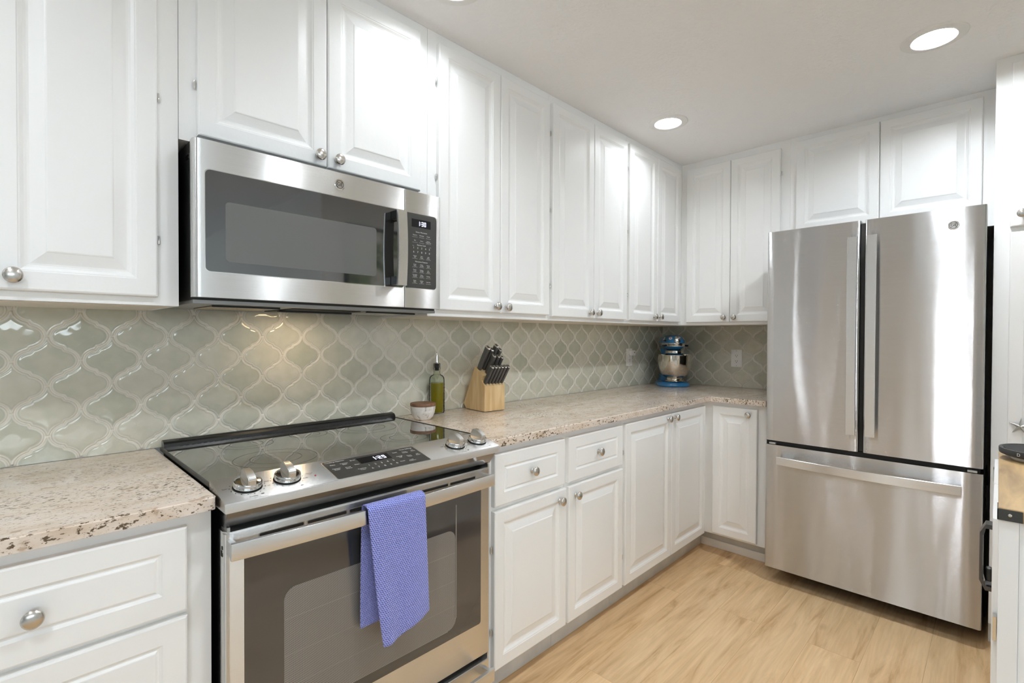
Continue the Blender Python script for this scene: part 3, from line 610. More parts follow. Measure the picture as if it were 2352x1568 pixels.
for kx, ks in ((.063, 'Low'), (.150, 'Melt'), (.658, 'Melt'), (.748, 'Low')):
    bm = BM()
    for k in range(12):
        a = math.radians(150+k*21); flat(bm, fs, [(kx+.036*math.cos(a)+dx*.0011, .058+.036*math.sin(a)+dy*.0011) for dx, dy in ((-1, -1), (1, -1), (1, 1), (-1, 1))], .0003)
    text(bm, ks, fs, .006, kx-.044, .066, .0003); text(bm, 'Hi', fs, .006, kx+.041, .045, .0003)
    text(bm, 'Warming', fs, .0045, kx-.002, .011, .0003); flat(bm, fs, [(kx+.018+dx*.003, .015+dy*.0016) for dx, dy in ((-1, -1), (1, -1), (1, 1), (-1, 1))], .0003)
    obj('knob_markings', bm, 'print_dark', cp)
obj('burner_label', text(BM(), 'Surface\nOn', fs, .0055, .205, .062, .0003), 'print_dark', cp)
bm = BM(); lathe(bm, [(0, .0012), (.002, .0012), (.0026, .0)], 12, lambda x, y, h: fs(.213+x, .047+y, h)); obj('indicator_lamp', bm, 'red', cp)
for i, (kx, rot) in enumerate(((.063, .0), (.150, .0), (.658, .0), (.748, .0))):
    kf = lambda x, y, h, kx=kx: fs(kx+x, .058+y, h)
    k_ = obj('burner_knob', lathe(BM(), [(0, .0002), (.0255, .0002), (.0255, .0024), (.0285, .0030), (.0293, .0045), (.0293, .0135), (.0283, .0155), (.0262, .0162), (.0255, .0150), (.018, .0158), (0, .0166)], 44, kf), 'chrome', t, 30)
    g = [(-.0285, .0145), (.0270, .0145), (.0270, .022), (.0245, .031), (.0205, .0365), (.012, .0385), (-.004, .0380), (-.018, .0355), (-.0255, .0325), (-.0283, .028)]
    obj('knob_grip', prism(BM(), g, lambda a, c, d, kx=kx: fs(kx+d, .058+a, c), -.0082, .0082, bev=.0014), 'steel_plain', k_, 30)
    obj('knob_shadow_gap', lathe(BM(), [(.0235, .0003), (.0305, .0003), (.0305, .0009), (.0235, .0009)], 36, kf), 'matte_black', k_)
# oven door
XD0, XD1, YD = .009, .783, -.656
prof = [(XD0, -.612), (XD0, YD+.012), (XD0+.004, YD+.004), (XD0+.012, YD), (XD1-.012, YD), (XD1-.004, YD+.004), (XD1, YD+.012), (XD1, -.612)]
bm = BM(); bm = prism(bm, prof, lambda a, c, d: (a, c, d), .236, .8335)
bmesh.ops.bevel(bm, geom=[e for e in bm.edges if e.verts[0].co.z > .83 and e.verts[1].co.z > .83 and max(e.verts[0].co.y, e.verts[1].co.y) < -.62], offset=.004, segments=2, affect='EDGES')
od = obj('oven_door', bm, 'steel', t, 40)
fd = MA(YD)
obj('oven_window', prism(BM(), rrect(.046, .738, .343, .778, .008), fd, -.0003, .0012), 'dark_glass', od)
obj('window_screen', prism(BM(), rrect(.130, .634, .372, .672, .028), fd, .0013, .0016), 'oven_screen', od)
bm = BM(); prism(bm, rrect(.6355, .6385, .40, .745, .001), fd, .0013, .0015)
bm2 = bm
pr_ = [(x, z) for x, z in [(.637+(-.030)*(1-math.cos(a)), .402-.030*math.sin(a)) for a in np.linspace(0, PI/2, 8)]]
for (a, c), (e, f) in zip(pr_, pr_[1:]): flat(bm, fd, [(a, c), (a-.003, c), (e-.003, f+.002), (e, f)], .0014)
prism(bm, rrect(.20, .606, .3705, .3735, .001), fd, .0013, .0015)
for zz in (.60, .515, .44): prism(bm, rrect(.132, .632, zz, zz+.0009, .0003), fd, .00165, .0018)
obj('rack_lines', bm, 'rack', od)
bm = BM(); bmr = BM()
for k in range(6):
    x0 = .078+k*.1075; prism(bm, rrect(x0, x0+.098, .8085, .8155, .0025), fd, -.0004, .0006); prism(bmr, rrect(x0-.002, x0+.100, .8065, .8175, .003), fd, -.0004, .0004)
obj('vent_slot_rims', bmr, 'steel_plain', od); obj('vent_slots', bm, 'matte_black', od)
def bar_handle(x0, x1, z0, z1, y_end, bow, th, n=25):
    bm = BM(); path = []
    for i in range(n):
        s = i/(n-1); path.append(((x0+(x1-x0)*s, y_end-bow*math.sin(PI*s), (z0+z1)/2), (0, 1, 0), (0, 0, 1)))
    hh = (z1-z0)/2; r_ = .002
    sweep(bm, path, [(0, -hh+r_), (r_*.5, -hh), (th-.002, -hh), (th, -hh+r_), (th, hh-r_), (th-.002, hh), (r_*.5, hh), (0, hh-r_)])
    return bm
bm = bar_handle(.010, .760, .7865, .8225, -.697, .015, .012)
for xx in (.010, .742): box(bm, xx+.002, xx+.014, -.687, YD+.0002, .790, .819)
obj('door_handle', bm, 'steel', od, 40)
# drawer
bm = prism(BM(), prof, lambda a, c, d: (a, c, d), .045, .214, bev=.002); dr = obj('storage_drawer', bm, 'steel', t, 40)
bm = bar_handle(.010, .762, .165, .205, -.697, .012, .012)
for xx in (.012, .746): box(bm, xx, xx+.012, -.687, YD+.0002, .172, .198)
obj('drawer_handle', bm, 'steel', dr, 40)
bm = BM()
for zz in (.10, .62): box(bm, XD0-.0012, XD0+.001, -.636, -.630, zz+.16, zz+.172)
box(bm, XD0-.0012, XD0+.001, -.640, -.634, .795, .802); box(bm, XD0-.0012, XD0+.001, -.640, -.634, .780, .787); obj('side_slots', bm, 'matte_black', od)
for x in (.05, .75):
    for y in (-.56, -.08): obj('levelling_foot', lathe(BM(), [(0, 0), (.015, 0), (.015, .03), (0, .03)], 12, lambda a, c, h, x=x, y=y: (x+a, y+c, h+.0002)), 'matte_black', t)
# ------------------------------------------------------------------ towel
def towel():
    bm = BM(); uvl = bm.loops.layers.uv.new('UVMap')
    zt = .8285; yf, yb_ = -.7185, -.680
    nW, nS = 42, 150; Lf, Lo, Lb = .345, .045, .318; tot = Lf+Lo+Lb; grid = []
    for j in range(nS+1):
        s = tot*j/nS; row = []
        for i in range(nW+1):
            w = i/nW
            if s < Lf:
                f = s/Lf                                         # 0 bottom of the front flap, 1 top
                xl = .349+(.309-.349)*f**.8; xr = .494+(.479-.494)*f
                zbot = .470+(.505-.470)*w-.006*math.sin(w*PI); z = zbot+(zt-.008-zbot)*f
                y = yf-.004*math.sin(w*PI*1.0)*(1-f)-.010*(1-f)*math.exp(-((w-.12)/.14)**2)-.0022*math.sin(w*9+1.3)*(1-f)
            elif s < Lf+Lo:
                f = (s-Lf)/Lo; a = PI*f; xl = .309+.004*f; xr = .479+.002*f
                y = (yf+yb_)/2+(yf-yb_)/2*math.cos(a); z = zt-.008+.011*math.sin(a)
            else:
                f = (s-Lf-Lo)/Lb; xl = .313-.005*math.sin(f*PI*.5)+.003*f; xr = .481+.002*f
                zbot = .513+.004*w; z = zt-.008+(zbot-zt+.008)*f; y = yb_-.002*math.sin(w*8)*f+.004*f
            row.append(bm.verts.new((xl+(xr-xl)*w, y, z)))
        grid.append(row)
    for j in range(nS):
        for i in range(nW):
            f = bm.faces.new((grid[j][i], grid[j][i+1], grid[j+1][i+1], grid[j+1][i]))
            for lp, (a, c) in zip(f.loops, ((i, j), (i+1, j), (i+1, j+1), (i, j+1))): lp[uvl].uv = (a/nW*.172, c/nS*tot)
    o = solo('dish_towel', bm, 'towel', 'periwinkle purple knit dish towel draped over the oven door handle', 'towel', smooth=80)
    md = o.modifiers.new('thick', 'SOLIDIFY'); md.thickness = .0035; md.offset = 0
    return o
towel()
# ------------------------------------------------------------------ microwave
t = thing('microwave', 'stainless over-the-range microwave with black glass door above the range', 'microwave', (.38, -.21, 1.338))
obj('microwave_case', B(.010, .7555, -.386, -.0115, 1.345, 1.742), 'black', t)
bm = B(.012, .7535, -.392, -.0125, 1.336, 1.3447); ub = obj('bottom_plate', bm, 'grey_under', t)
obj('grease_filter', B(.075, .235, -.33, -.12, 1.3335, 1.3357), 'slats', ub, label='warm-toned slatted grease filter'); obj('grease_filter', B(.525, .70, -.33, -.12, 1.3335, 1.3357), 'filter', ub)
obj('lamp_recess', B(.28, .50, -.33, -.10, 1.3335, 1.3357), 'matte_black', ub); obj('surface_lamp', B(.33, .43, -.20, -.16, 1.3318, 1.3333), 'hoodlamp', ub)
for x0, x1 in ((.068, .242), (.518, .707)):
    bm = BM(); prism(bm, [(x0, -.337), (x1, -.337), (x1, -.331), (x0, -.331)], lambda a, c, d: (a, c, d), 1.3308, 1.3357); obj('filter_frame', bm, 'black', ub)
obj('lamp_lip', B(.27, .51, -.250, -.238, 1.3275, 1.3335), 'black', ub)
YM = -.420
def rounded_front(x0, x1, z0, z1, rl, rr):
    p = [(x0, -.388)]
    p += [(x0, YM+rl)] + [(x0+rl-rl*math.cos(a), YM+rl-rl*math.sin(a)) for a in np.linspace(.2, PI/2, 5)] if rl else [(x0, YM)]
    p += [(x1-rr+rr*math.sin(a), YM+rr-rr*math.cos(a)) for a in np.linspace(0, PI/2, 4)] if rr else [(x1, YM)]
    p += [(x1, -.388)]
    return prism(BM(), p, lambda a, c, d: (a, c, d), z0, z1, bev=0)
md_ = obj('microwave_door', rounded_front(.007, .6085, 1.3505, 1.7405, .016, .001), 'steel', t, 40)
fm = MA(YM)
obj('glass_rim', prism(BM(), rrect(.0300, .6075, 1.4135, 1.6695, .013), fm, -.0004, .0003), 'chrome', md_)
obj('door_glass', prism(BM(), rrect(.0322, .6075, 1.4155, 1.6675, .012), fm, -.0003, .0007), 'mw_glass', md_)
obj('door_screen', prism(BM(), rrect(.0770, .505, 1.4430, 1.5945, .010), fm, .0007, .0010), 'mw_screen', md_)
def emblem(parent, fn, u, v, r):
    bm = BM(); lathe(bm, [(0, 0), (r, 0), (r, .0012), (r*.90, .0020), (r*.84, .0012), (0, .0010)], 32, lambda x, y, h: fn(u+x, v+y, h)); o = obj('emblem', bm, 'chrome', parent, 30)
    bm = BM(); n = 40
    A = [bm.verts.new(fn(u+r*.74*math.cos(2*PI*k/n), v+r*.74*math.sin(2*PI*k/n), .0016)) for k in range(n)]; C = [bm.verts.new(fn(u+r*.66*math.cos(2*PI*k/n), v+r*.66*math.sin(2*PI*k/n), .0016)) for k in range(n)]
    for k in range(n): bm.faces.new((A[k], A[(k+1) % n], C[(k+1) % n], C[k]))
    for q in range(4):
        a = q*PI/2+PI/4; cx, cy = .74*r*math.cos(a), .74*r*math.sin(a)
        flat(bm, fn, [(u+cx+.2*r*math.cos(a+s), v+cy+.2*r*math.sin(a+s)) for s in (2.2, 3.0, 3.4, 4.0)], .0017)
    text(bm, 'GE', fn, r*.88, u, v, .0017); obj('emblem_monogram', bm, 'panel_grey', parent); return o
emblem(md_, fm, .383, 1.705, .0165)
bm = BM(); path = []
for i in range(17):
    s = i/16; path.append(((0.574, YM-.042-.006*math.sin(PI*s), 1.418+(1.658-1.418)*s), (1, 0, 0), (0, 1, 0)))
sweep(bm, path, [(-.017, .001), (-.0165, 0), (.0165, 0), (.017, .001), (.017, .008), (-.017, .008)])
hd = obj('door_handle', bm, 'steel', md_, 40)
for z0, z1 in ((1.4195, 1.447), (1.630, 1.6575)): obj('handle_mount', B(.5565, .586, YM-.0345, YM-.0011, z0, z1, bev=.002), 'black', md_)
mp_ = obj('control_front', rounded_front(.6105, .7565, 1.3505, 1.7405, .001, .004), 'steel', t, 40)
pr2 = [(.6125, 1.4165), (.7265, 1.4165)]+[(.7265+.011*math.sin(a), 1.4275-.011*math.cos(a)) for a in np.linspace(0, PI/2, 5)]+[(.7265+.011*math.cos(a), 1.6555+.011*math.sin(a)) for a in np.linspace(0, PI/2, 5)]+[(.6125, 1.6665)]
pr3 = [(a+(.002 if a > .7 else 0), 1.5415+(c-1.5415)*1.015) for a, c in pr2]
obj('panel_rim', prism(BM(), pr3, fm, -.0004, .0003), 'chrome', mp_)
obj('keypad', prism(BM(), pr2, fm, -.0003, .0007), 'panel_grey', mp_)
bm = BM(); flat(bm, fm, [(.636, 1.6215), (.7135, 1.6215), (.7135, 1.6485), (.636, 1.6485)], .0009); obj('clock_display', bm, 'display', mp_)
obj('clock_digits', seven(BM(), '1:30', fm, .661, 1.6275, .0145, .0011), 'digit', mp_)
bm = BM(); C3 = (.649, .6765, .704)
def row(v, names, z=.0048, line=True):
    for u, s in zip(C3, names):
        text(bm, s, fm, z, u, v, .0010)
        if line: flat(bm, fm, [(u-.0105, v-.0068), (u+.0105, v-.0068), (u+.0105, v-.0064), (u-.0105, v-.0064)], .0010)
text(bm, 'Sensor Microwave', fm, .0062, .6755, 1.6055, .001); row(1.595, ('Popcorn', 'Beverage', 'Potato')); row(1.577, ('Melt', 'Reheat', 'Defrost\nWeight/Time'), .0042)
text(bm, 'Express Cook', fm, .0062, .6755, 1.5625, .001)
for k in range(10): text(bm, '1234567890'[k], fm, .0085, .6445+(k % 5)*.016, 1.552 if k < 5 else 1.538, .001)
for u0, u1 in ((.6385, .645), (.7085, .7155)): flat(bm, fm, [(u0, 1.5588), (u1, 1.5588), (u1, 1.5592), (u0, 1.5592)], .001)
row(1.5225, ('Cancel\nOff', 'Start\nPause', 'Add\n30 Sec')); text(bm, 'Microwave Features', fm, .0062, .6755, 1.506, .001)
row(1.494, ('Cook\nTime', 'Timer\nOn/Off', 'Power\nLevel')); row(1.476, ('Power\nLevel', 'Display\nOn/Off', 'Set\nClock')); row(1.459, ('Turntable\nOn/Off', 'Mute\nOn/Off', 'Settings')); row(1.4395, ('Reset\nFilter', 'Surface\nLight', 'Vent Fan'))
obj('keypad_labels', bm, 'print', mp_)
bm = BM(); flat(bm, fm, [(.6485, 1.4495), (.6505, 1.4495), (.6495, 1.4512)], .001); obj('filter_indicator', bm, 'red', mp_)
bm = BM(); box(bm, .0095, .0107, -.37, -.34, 1.70, 1.712); box(bm, .7, .715, -.05, -.035, 1.334, 1.336); obj('mounting_screw', bm, 'chrome', t)
# ------------------------------------------------------------------ fridge
XF = 2.42
t = thing('refrigerator', 'stainless french-door refrigerator with bottom freezer drawer in the niche', 'refrigerator', (2.79, -1.38, 0))
obj('fridge_case', B(2.492, 3.13, -.985, -1.775, .062, 1.752), 'matte_black', t)
def fdoor(y0, y1, z0, z1):
    """y0 left (nearer 0), y1 right"""
    n = 14; p = [(2.490, y0), (XF+.010, y0), (XF+.0035, y0-.002), (XF+.0012, y0-.006)]
    for i in range(n+1):
        s = i/n; y = y0-.010+(y1-y0+.020)*s; p.append((XF-.0022*math.sin(PI*s), y))
    p += [(XF+.0012, y1+.006), (XF+.0035, y1+.002), (XF+.010, y1), (2.490, y1)]
    bm = BM(); lo = [bm.verts.new((a, c, z0)) for a, c in p]; hi = [bm.verts.new((a, c, z1)) for a, c in p]
    bm.faces.new(lo); bm.faces.new(hi)
    for i in range(len(p)): bm.faces.new((lo[i], lo[(i+1) % len(p)], hi[(i+1) % len(p)], hi[i]))
    return bm
def vhandle(yc, z0, z1):
    bm = BM(); path = []
    for i in range(21):
        s = i/20; path.append(((XF-.048-.008*math.sin(PI*s), yc, z0+(z1-z0)*s), (0, 1, 0), (1, 0, 0)))
    w = .0185; sweep(bm, path, [(-w, .0015), (-w+.0015, 0), (w-.0015, 0), (w, .0015), (w, .012), (-w, .012)])
    for zz in (z0+.004, z1-.064): box(bm, XF-.040, XF-.0012, yc-.010, yc+.010, zz, zz+.06)
    return bm
for y0, y1, yh, nm in ((-.973, -1.3685, -1.3445, 'left'), (-1.3855, -1.786, -1.4165, 'right')):
    d_ = obj('fridge_door', fdoor(y0, y1, .730, 1.789), 'steel_fridge', t, 40)
    obj('door_handle', vhandle(yh, .812, 1.711), 'steel', d_, 40)
    if nm == 'right': emblem(d_, MBk(XF-.0021), 1.686, 1.719, .0185)
fz = obj('freezer_drawer', fdoor(-.972, -1.786, .079, .708), 'steel_fridge', t, 40)
bm = BM(); path = []
for i in range(31):
    s = i/30; path.append(((XF-.038-.020*math.sin(PI*s), -1.035-.687*s, .636), (0, 0, 1), (1, 0, 0)))
sweep(bm, path, [(-.0200, .0015), (-.0185, 0), (.0185, 0), (.0200, .0015), (.0200, .012), (-.0200, .012)])
for yy in (-1.05, -1.655): box(bm, XF-.034, XF-.0012, yy, yy-.05, .624, .648)
obj('drawer_handle', bm, 'steel', fz, 40)
bm = BM(); box(bm, XF+.006, 2.4915, -1.3695, -1.3845, .735, 1.775); box(bm, XF+.02, 2.4915, -.985, -1.776, .7085, .7295); obj('door_seal', bm, 'matte_black', t)
for yy in (-.988, -1.738): obj('hinge_cover', B(XF+.004, XF+.05, yy, yy-.030, .7095, .7185, bev=.002), 'ltgrey', t)
for yy in (-.99, -1.70): obj('top_hinge_cover', B(2.47, 2.60, yy, yy-.07, 1.7525, 1.775, bev=.003), 'ltgrey', t)
obj('base_grille', B(2.60, 2.66, -.99, -1.77, .006, .0615), 'matte_black', t)
for yy in (-1.02, -1.70): obj('levelling_foot', B(2.60, 2.64, yy, yy-.04, .0003, .0058), 'matte_black', t)
bm = tube(BM(), [(2.75, -1.793, .60), (2.72, -1.792, .66), (2.68, -1.7915, .70), (2.62, -1.791, .69), (2.58, -1.7905, .58), (2.56, -1.790, .45), (2.60, -1.790, .30), (2.70, -1.791, .12), (2.75, -1.791, .006)], .0028, 8)
solo('power_cord', bm, 'cord', 'thin dark cord hanging in the gap between fridge and pantry', 'cord', smooth=60)
# ------------------------------------------------------------------ counter items
ZT = .9142
# marble bowl
cx, cy = .8765, -.148; Pn = lambda x, y, z: (cx+x, cy+y, ZT+z)
t = thing('salt_bowl', 'white marble bowl with round brown wooden lid beside the range', 'bowl', (cx, cy, ZT))
obj('bowl', lathe(BM(), [(0, .0), (.026, .0), (.030, .0015), (.040, .012), (.047, .028), (.0500, .045), (.0503, .056), (.046, .056), (.044, .04), (0, .02)], 40, Pn), 'marble', t, 50)
obj('lid', lathe(BM(), [(0, .0564), (.0505, .0564), (.0515, .0575), (.0515, .0665), (.0500, .0685), (0, .0690)], 40, Pn), 'wood_lid', t, 40)
# oil bottle
cx2, cy2 = 1.020, -.0505; Pb = lambda x, y, z: (cx2+x, cy2+y, ZT+z)
t = thing('oil_bottle', 'clear glass bottle of green olive oil with metal pour spout', 'bottle', (cx2, cy2, ZT))
obj('glass_bottle', lathe(BM(), [(0, 0), (.029, 0), (.0325, .003), (.0335, .010), (.0335, .148), (.0315, .158), (.025, .166), (.0165, .1705), (.0145, .176), (.0145, .195), (.0160, .196), (.0160, .200), (.0115, .200), (.0115, .176), (.0140, .169), (.0235, .163), (.029, .155), (.0308, .146), (.0308, .010), (.028, .005), (0, .005)], 36, Pb), 'glass', t, 40)
obj('oil', lathe(BM(), [(0, .0055), (.028, .0055), (.0304, .010), (.0304, .1345), (0, .1345)], 36, Pb), 'oil', t, 40)
bm = BM()
for r_ in range(9):
    for k in range(12):
        a = 2*PI*(k+.5*(r_ % 2))/12; z = .018+r_*.0135; c = Vector((math.cos(a), math.sin(a), 0)); tq = Vector((-math.sin(a), math.cos(a), 0))
        q = [Vector((cx2, cy2, ZT+z))+c*.0336+tq*dx*.0055+Vector((0, 0, dz*.0055)) for dx, dz in ((0, -1), (1, 0), (0, 1), (-1, 0))]
        ap = bm.verts.new(Vector((cx2, cy2, ZT+z))+c*.0350); vv = [bm.verts.new(p) for p in q]
        for i in range(4): bm.faces.new((vv[i], vv[(i+1) % 4], ap))
obj('embossed_diamonds', bm, 'glass', t)
bm = BM()
for z in (.2015, .2065, .2115, .2165): lathe(bm, [(.008, z), (.0155, z), (.0158, z+.0012), (.0150, z+.0024), (.008, z+.0024)], 24, Pb)
lathe(bm, [(.0085, .188), (.0085, .2200), (0, .2200)], 20, Pb); obj('stopper', bm, 'black', t, 40)
obj('pour_spout', lathe(BM(), [(.0140, .2195), (.0130, .2225), (.007, .2240), (.0062, .232), (.0050, .252), (.0034, .269), (.0022, .2725), (0, .273)], 20, Pb), 'chrome', t, 40)
# knife block
th = math.radians(5.5); KO = Vector((1.1805, -.188, ZT)); kf_ = Vector((math.cos(th), -math.sin(th), 0)); ks_ = Vector((math.sin(th), math.cos(th), 0))
KW = .116
def kp(s, z, tt): return tuple(KO+kf_*tt+ks_*s+Vector((0, 0, z+.0025)))
bprof = [(0, 0), (0, .1135), (.0275, .139), (.0145, .160), (.0775, .1985), (.165, .0225), (.146, 0)]
bprof = [(s, z) for s, z in bprof]
t = thing('knife_block', 'pale wooden knife block holding grey-handled knives on the counter', 'knife block', tuple(KO+kf_*KW/2+ks_*.07))
blk = obj('wood_block', prism(BM(), bprof, kp, 0, KW, bev=.0012), 'blockwood', t)
bm = BM()
prism(bm, [(.004, -.002), (.143, -.002), (.143, -.0002), (.004, -.0002)], kp, .004, KW-.004); obj('base_pad', bm, 'black', t)
bm = BM()
for k in range(6):
    tt = .012+k*.0184; flat(bm, lambda a, c, d: kp(a, c, d), [], 0) if False else None
    vs_ = [bm.verts.new(Vector(kp(s, z, tt+q))+Vector((0, 0, .0003))) for s, z, q in ((.0015, .1149, -.0008), (.0015, .1149, .0008), (.0255, .1371, .0008), (.0255, .1371, -.0008))]; bm.faces.new(vs_)
obj('knife_slots', bm, 'matte_black', t)
ax = (ks_*-.56+Vector((0, 0, .83))).normalized(); side = kf_; wdir = ax.cross(side).normalized()
def knife(s, z, tt, ln, w, th_, label, group):
    o = Vector(kp(s, z, tt))+ax*.0012
    tg = thing('kitchen_knife', label, 'knife', tuple(o), group)
    def ov(ww, tt_, n=20): return [(ww*math.cos(2*PI*k/n), tt_*math.sin(2*PI*k/n)*(1 if True else 0)) for k in range(n)]
    secs = [(0.0, .82, .86), (ln*.12, .90, .95), (ln*.5, 1.0, 1.0), (ln*.86, 1.0, 1.0), (ln*.965, 1.02, 1.02)]
    bm = BM(); rings = []
    for h, a, c in secs:
        rings.append([bm.verts.new(o+ax*h+wdir*p*a+side*q*c) for p, q in [(abs(math.cos(f))**.6*math.copysign(w, math.cos(f)), abs(math.sin(f))**.8*math.copysign(th_, math.sin(f))) for f in [2*PI*k/20 for k in range(20)]]])
    for A, C in zip(rings, rings[1:]):
        for k in range(20): bm.faces.new((A[k], A[(k+1) % 20], C[(k+1) % 20], C[k]))
    bm.faces.new(rings[0]); bm.faces.new(rings[-1]); obj('handle', bm, 'handle_dark', tg, 50)
    bm = BM(); rings = []
    for h, a in ((.9655, 1.03), (.985, 1.03), (1.0, .92), (1.002, .72)):
        rings.append([bm.verts.new(o+ax*ln*h+wdir*p*a+side*q*a) for p, q in [(abs(math.cos(f))**.6*math.copysign(w, math.cos(f)), abs(math.sin(f))**.8*math.copysign(th_, math.sin(f))) for f in [2*PI*k/20 for k in range(20)]]])
    for A, C in zip(rings, rings[1:]):
        for k in range(20): bm.faces.new((A[k], A[(k+1) % 20], C[(k+1) % 20], C[k]))
    bm.faces.new(rings[0]); bm.faces.new(rings[-1]); cap = obj('end_cap', bm, 'handle_cap', tg, 50)
    bm = BM(); bm.faces.new([bm.verts.new(o+ax*(ln*1.002+.0004)+wdir*p*.66+side*q*.6) for p, q in [(w*math.cos(2*PI*k/20), th_*math.sin(2*PI*k/20)) for k in range(20)]]); obj('cap_inlay', bm, 'handle_dark', cap)
ORD = ['leftmost', 'second from left', 'third from left', 'fourth from left', 'fifth from left', 'rightmost']
fz_ = lambda s: .1135+s*(.0255/.0275)
for k in range(6): knife(.0135, fz_(.0135), .012+k*.0184, .094, .0118, .0070, 'grey-handled steak knife in the lowest row of the knife block, '+ORD[k], 'steak knives in the lowest row')
gz = lambda s: .160+(s-.0145)*(.0385/.063)
for k, (tt, ln, w) in enumerate(((.034, .100, .0130), (.060, .096, .0108), (.083, .090, .0105))): knife(.031, gz(.031), tt, ln, w, .0078, 'grey-handled knife in the middle row of the knife block, '+('left', 'centre', 'right')[k], 'knives in the middle row')
for k, (tt, ln, w, s) in enumerate(((.013, .122, .0150, .060), (.037, .112, .0125, .059), (.061, .128, .0140, .064), (.088, .108, .0135, .062))): knife(s, gz(s), tt, ln, w, .0088, 'grey-handled knife in the tall back row of the knife block, '+('leftmost', 'second from left', 'third from left', 'rightmost')[k], 'knives in the back row')
# stand mixer
MX = Vector((2.935, -.202, ZT)); ph = math.atan2(-.66, -.75); mf = Vector((math.cos(ph), math.sin(ph), 0)); ml = Vector((-math.sin(ph), math.cos(ph), 0))
def mp3(x, y, z): return tuple(MX+mf*x+ml*y+Vector((0, 0, z)))
t = thing('stand_mixer', 'sky blue stand mixer with white daisies and steel bowl in the corner', 'stand mixer', tuple(MX))
bm = BM(); n = 48
def base_out(sx): return [(( .118 if math.cos(a) > 0 else .165)*abs(math.cos(a))**.75*math.copysign(1, math.cos(a))*sx+.0, .112*abs(math.sin(a))**.8*math.copysign(1, math.sin(a))*sx) for a in [2*PI*k/n for k in range(n)]]
rings = [[bm.verts.new(mp3(x+.0, y, z)) for x, y in base_out(s)] for z, s in ((.0005, .96), (.004, 1.0), (.018, .99), (.028, .93), (.034, .82), (.037, .66))]
for A, C in zip(rings, rings[1:]):
    for k in range(n): bm.faces.new((A[k], A[(k+1) % n], C[(k+1) % n], C[k]))
bm.faces.new(rings[0]); bm.faces.new(rings[-1]); obj('base', bm, 'blue', t, 60)
bm = BM(); rings = []
for z, xc, hx, hy in ((.024, -.095, .068, .072), (.07, -.108, .050, .058), (.13, -.118, .041, .048), (.19, -.120, .040, .046), (.235, -.112, .048, .050), (.27, -.10, .06, .055)):
    rings.append([bm.verts.new(mp3(xc+hx*math.cos(2*PI*k/24), hy*math.sin(2*PI*k/24), z)) for k in range(24)])
for A, C in zip(rings, rings[1:]):
    for k in range(24): bm.faces.new((A[k], A[(k+1) % 24], C[(k+1) % 24], C[k]))
bm.faces.new(rings[0]); bm.faces.new(rings[-1]); obj('column', bm, 'blue', t, 60)
HX, HR, HZ = -.025, .172, .292
def head(lon, lat, k=1.0):  # ellipsoid-like motor head
    x = math.cos(lat)*math.cos(lon); y = math.cos(lat)*math.sin(lon); z = math.sin(lat)
    return (HX+HR*k*abs(x)**.8*math.copysign(1, x), .0745*k*abs(y)**.85*math.copysign(1, y), HZ+(.066 if z > 0 else .052)*k*abs(z)**.85*math.copysign(1, z))
bm = BM(); rings = []
for i in range(1, 18):
    la = -PI/2+PI*i/18; rings.append([bm.verts.new(mp3(*head(2*PI*k/40, la))) for k in range(40)])
b0 = bm.verts.new(mp3(*head(0, -PI/2))); b1 = bm.verts.new(mp3(*head(0, PI/2)))
for A, C in zip(rings, rings[1:]):
    for k in range(40): bm.faces.new((A[k], A[(k+1) % 40], C[(k+1) % 40], C[k]))
for k in range(40): bm.faces.new((b0, rings[0][(k+1) % 40], rings[0][k])); bm.faces.new((b1, rings[-1][k], rings[-1][(k+1) % 40]))
hd = obj('motor_head', bm, 'blue', t, 60)
bm = BM(); rings = []
for la, kk in ((-.26, 1.000), (-.26, 1.012), (.0, 1.014), (.06, 1.012), (.06, 1.0)): rings.append([bm.verts.new(mp3(*head(2*PI*k/48, la, kk))) for k in range(48)])
for A, C in zip(rings, rings[1:]):
    for k in range(48): bm.faces.new((A[k], A[(k+1) % 48], C[(k+1) % 48], C[k]))
obj('trim_band', bm, 'chrome', hd, 40)
bm = BM()
def bandf(u, v, d): # u along the band (metres, to the viewer's right), v up
    lon = -.10-u/.085; return tuple(mp3(*head(lon, -.10+v/.062, 1.03)))
text(bm, 'KITCHENAID', bandf, .0155, .018, .0, 0); obj('band_lettering', bm, 'print_dark', hd)
bm = BM(); hubc = (HX+HR-.012, -.006, HZ+.022)
lathe(bm, [(0, .020), (.014, .021), (.0165, .020), (.018, .017), (.0195, .012), (.0195, -.02), (0, -.02)], 28, lambda x, y, h: mp3(hubc[0]+h, hubc[1]-x, hubc[2]+y)); obj('attachment_hub', bm, 'chrome', hd, 40)
bm = BM(); 
for k in range(6): text(bm, '-', lambda u, v, d: mp3(hubc[0]+.0215, hubc[1]-u, hubc[2]+v), .02, 0, -.010+k*.004)
obj('hub_marking', bm, 'print_dark', hd)
bm = BM(); tube(bm, [mp3(.085, -.068, HZ+.020), mp3(.094, -.079, HZ+.022), mp3(.10, -.086, HZ+.022)], [.005, .006, .005], 10); tube(bm, [mp3(.03, .070, HZ-.012), mp3(.034, .083, HZ-.013), mp3(.05, .089, HZ-.013)], [.006, .0075, .006], 10); tube(bm, [mp3(.06, -.068, HZ-.012), mp3(.064, -.080, HZ-.013), mp3(.072, -.085, HZ-.013)], [.006, .007, .006], 10); obj('lever', bm, 'black', hd, 50)
bm = BM(); lathe(bm, [(.052, .226), (.060, .2275), (.061, .236), (.059, .246), (.04, .250)], 36, lambda x, y, h: mp3(.055+x, y, h)); obj('planetary_ring', bm, 'chrome', hd, 40)
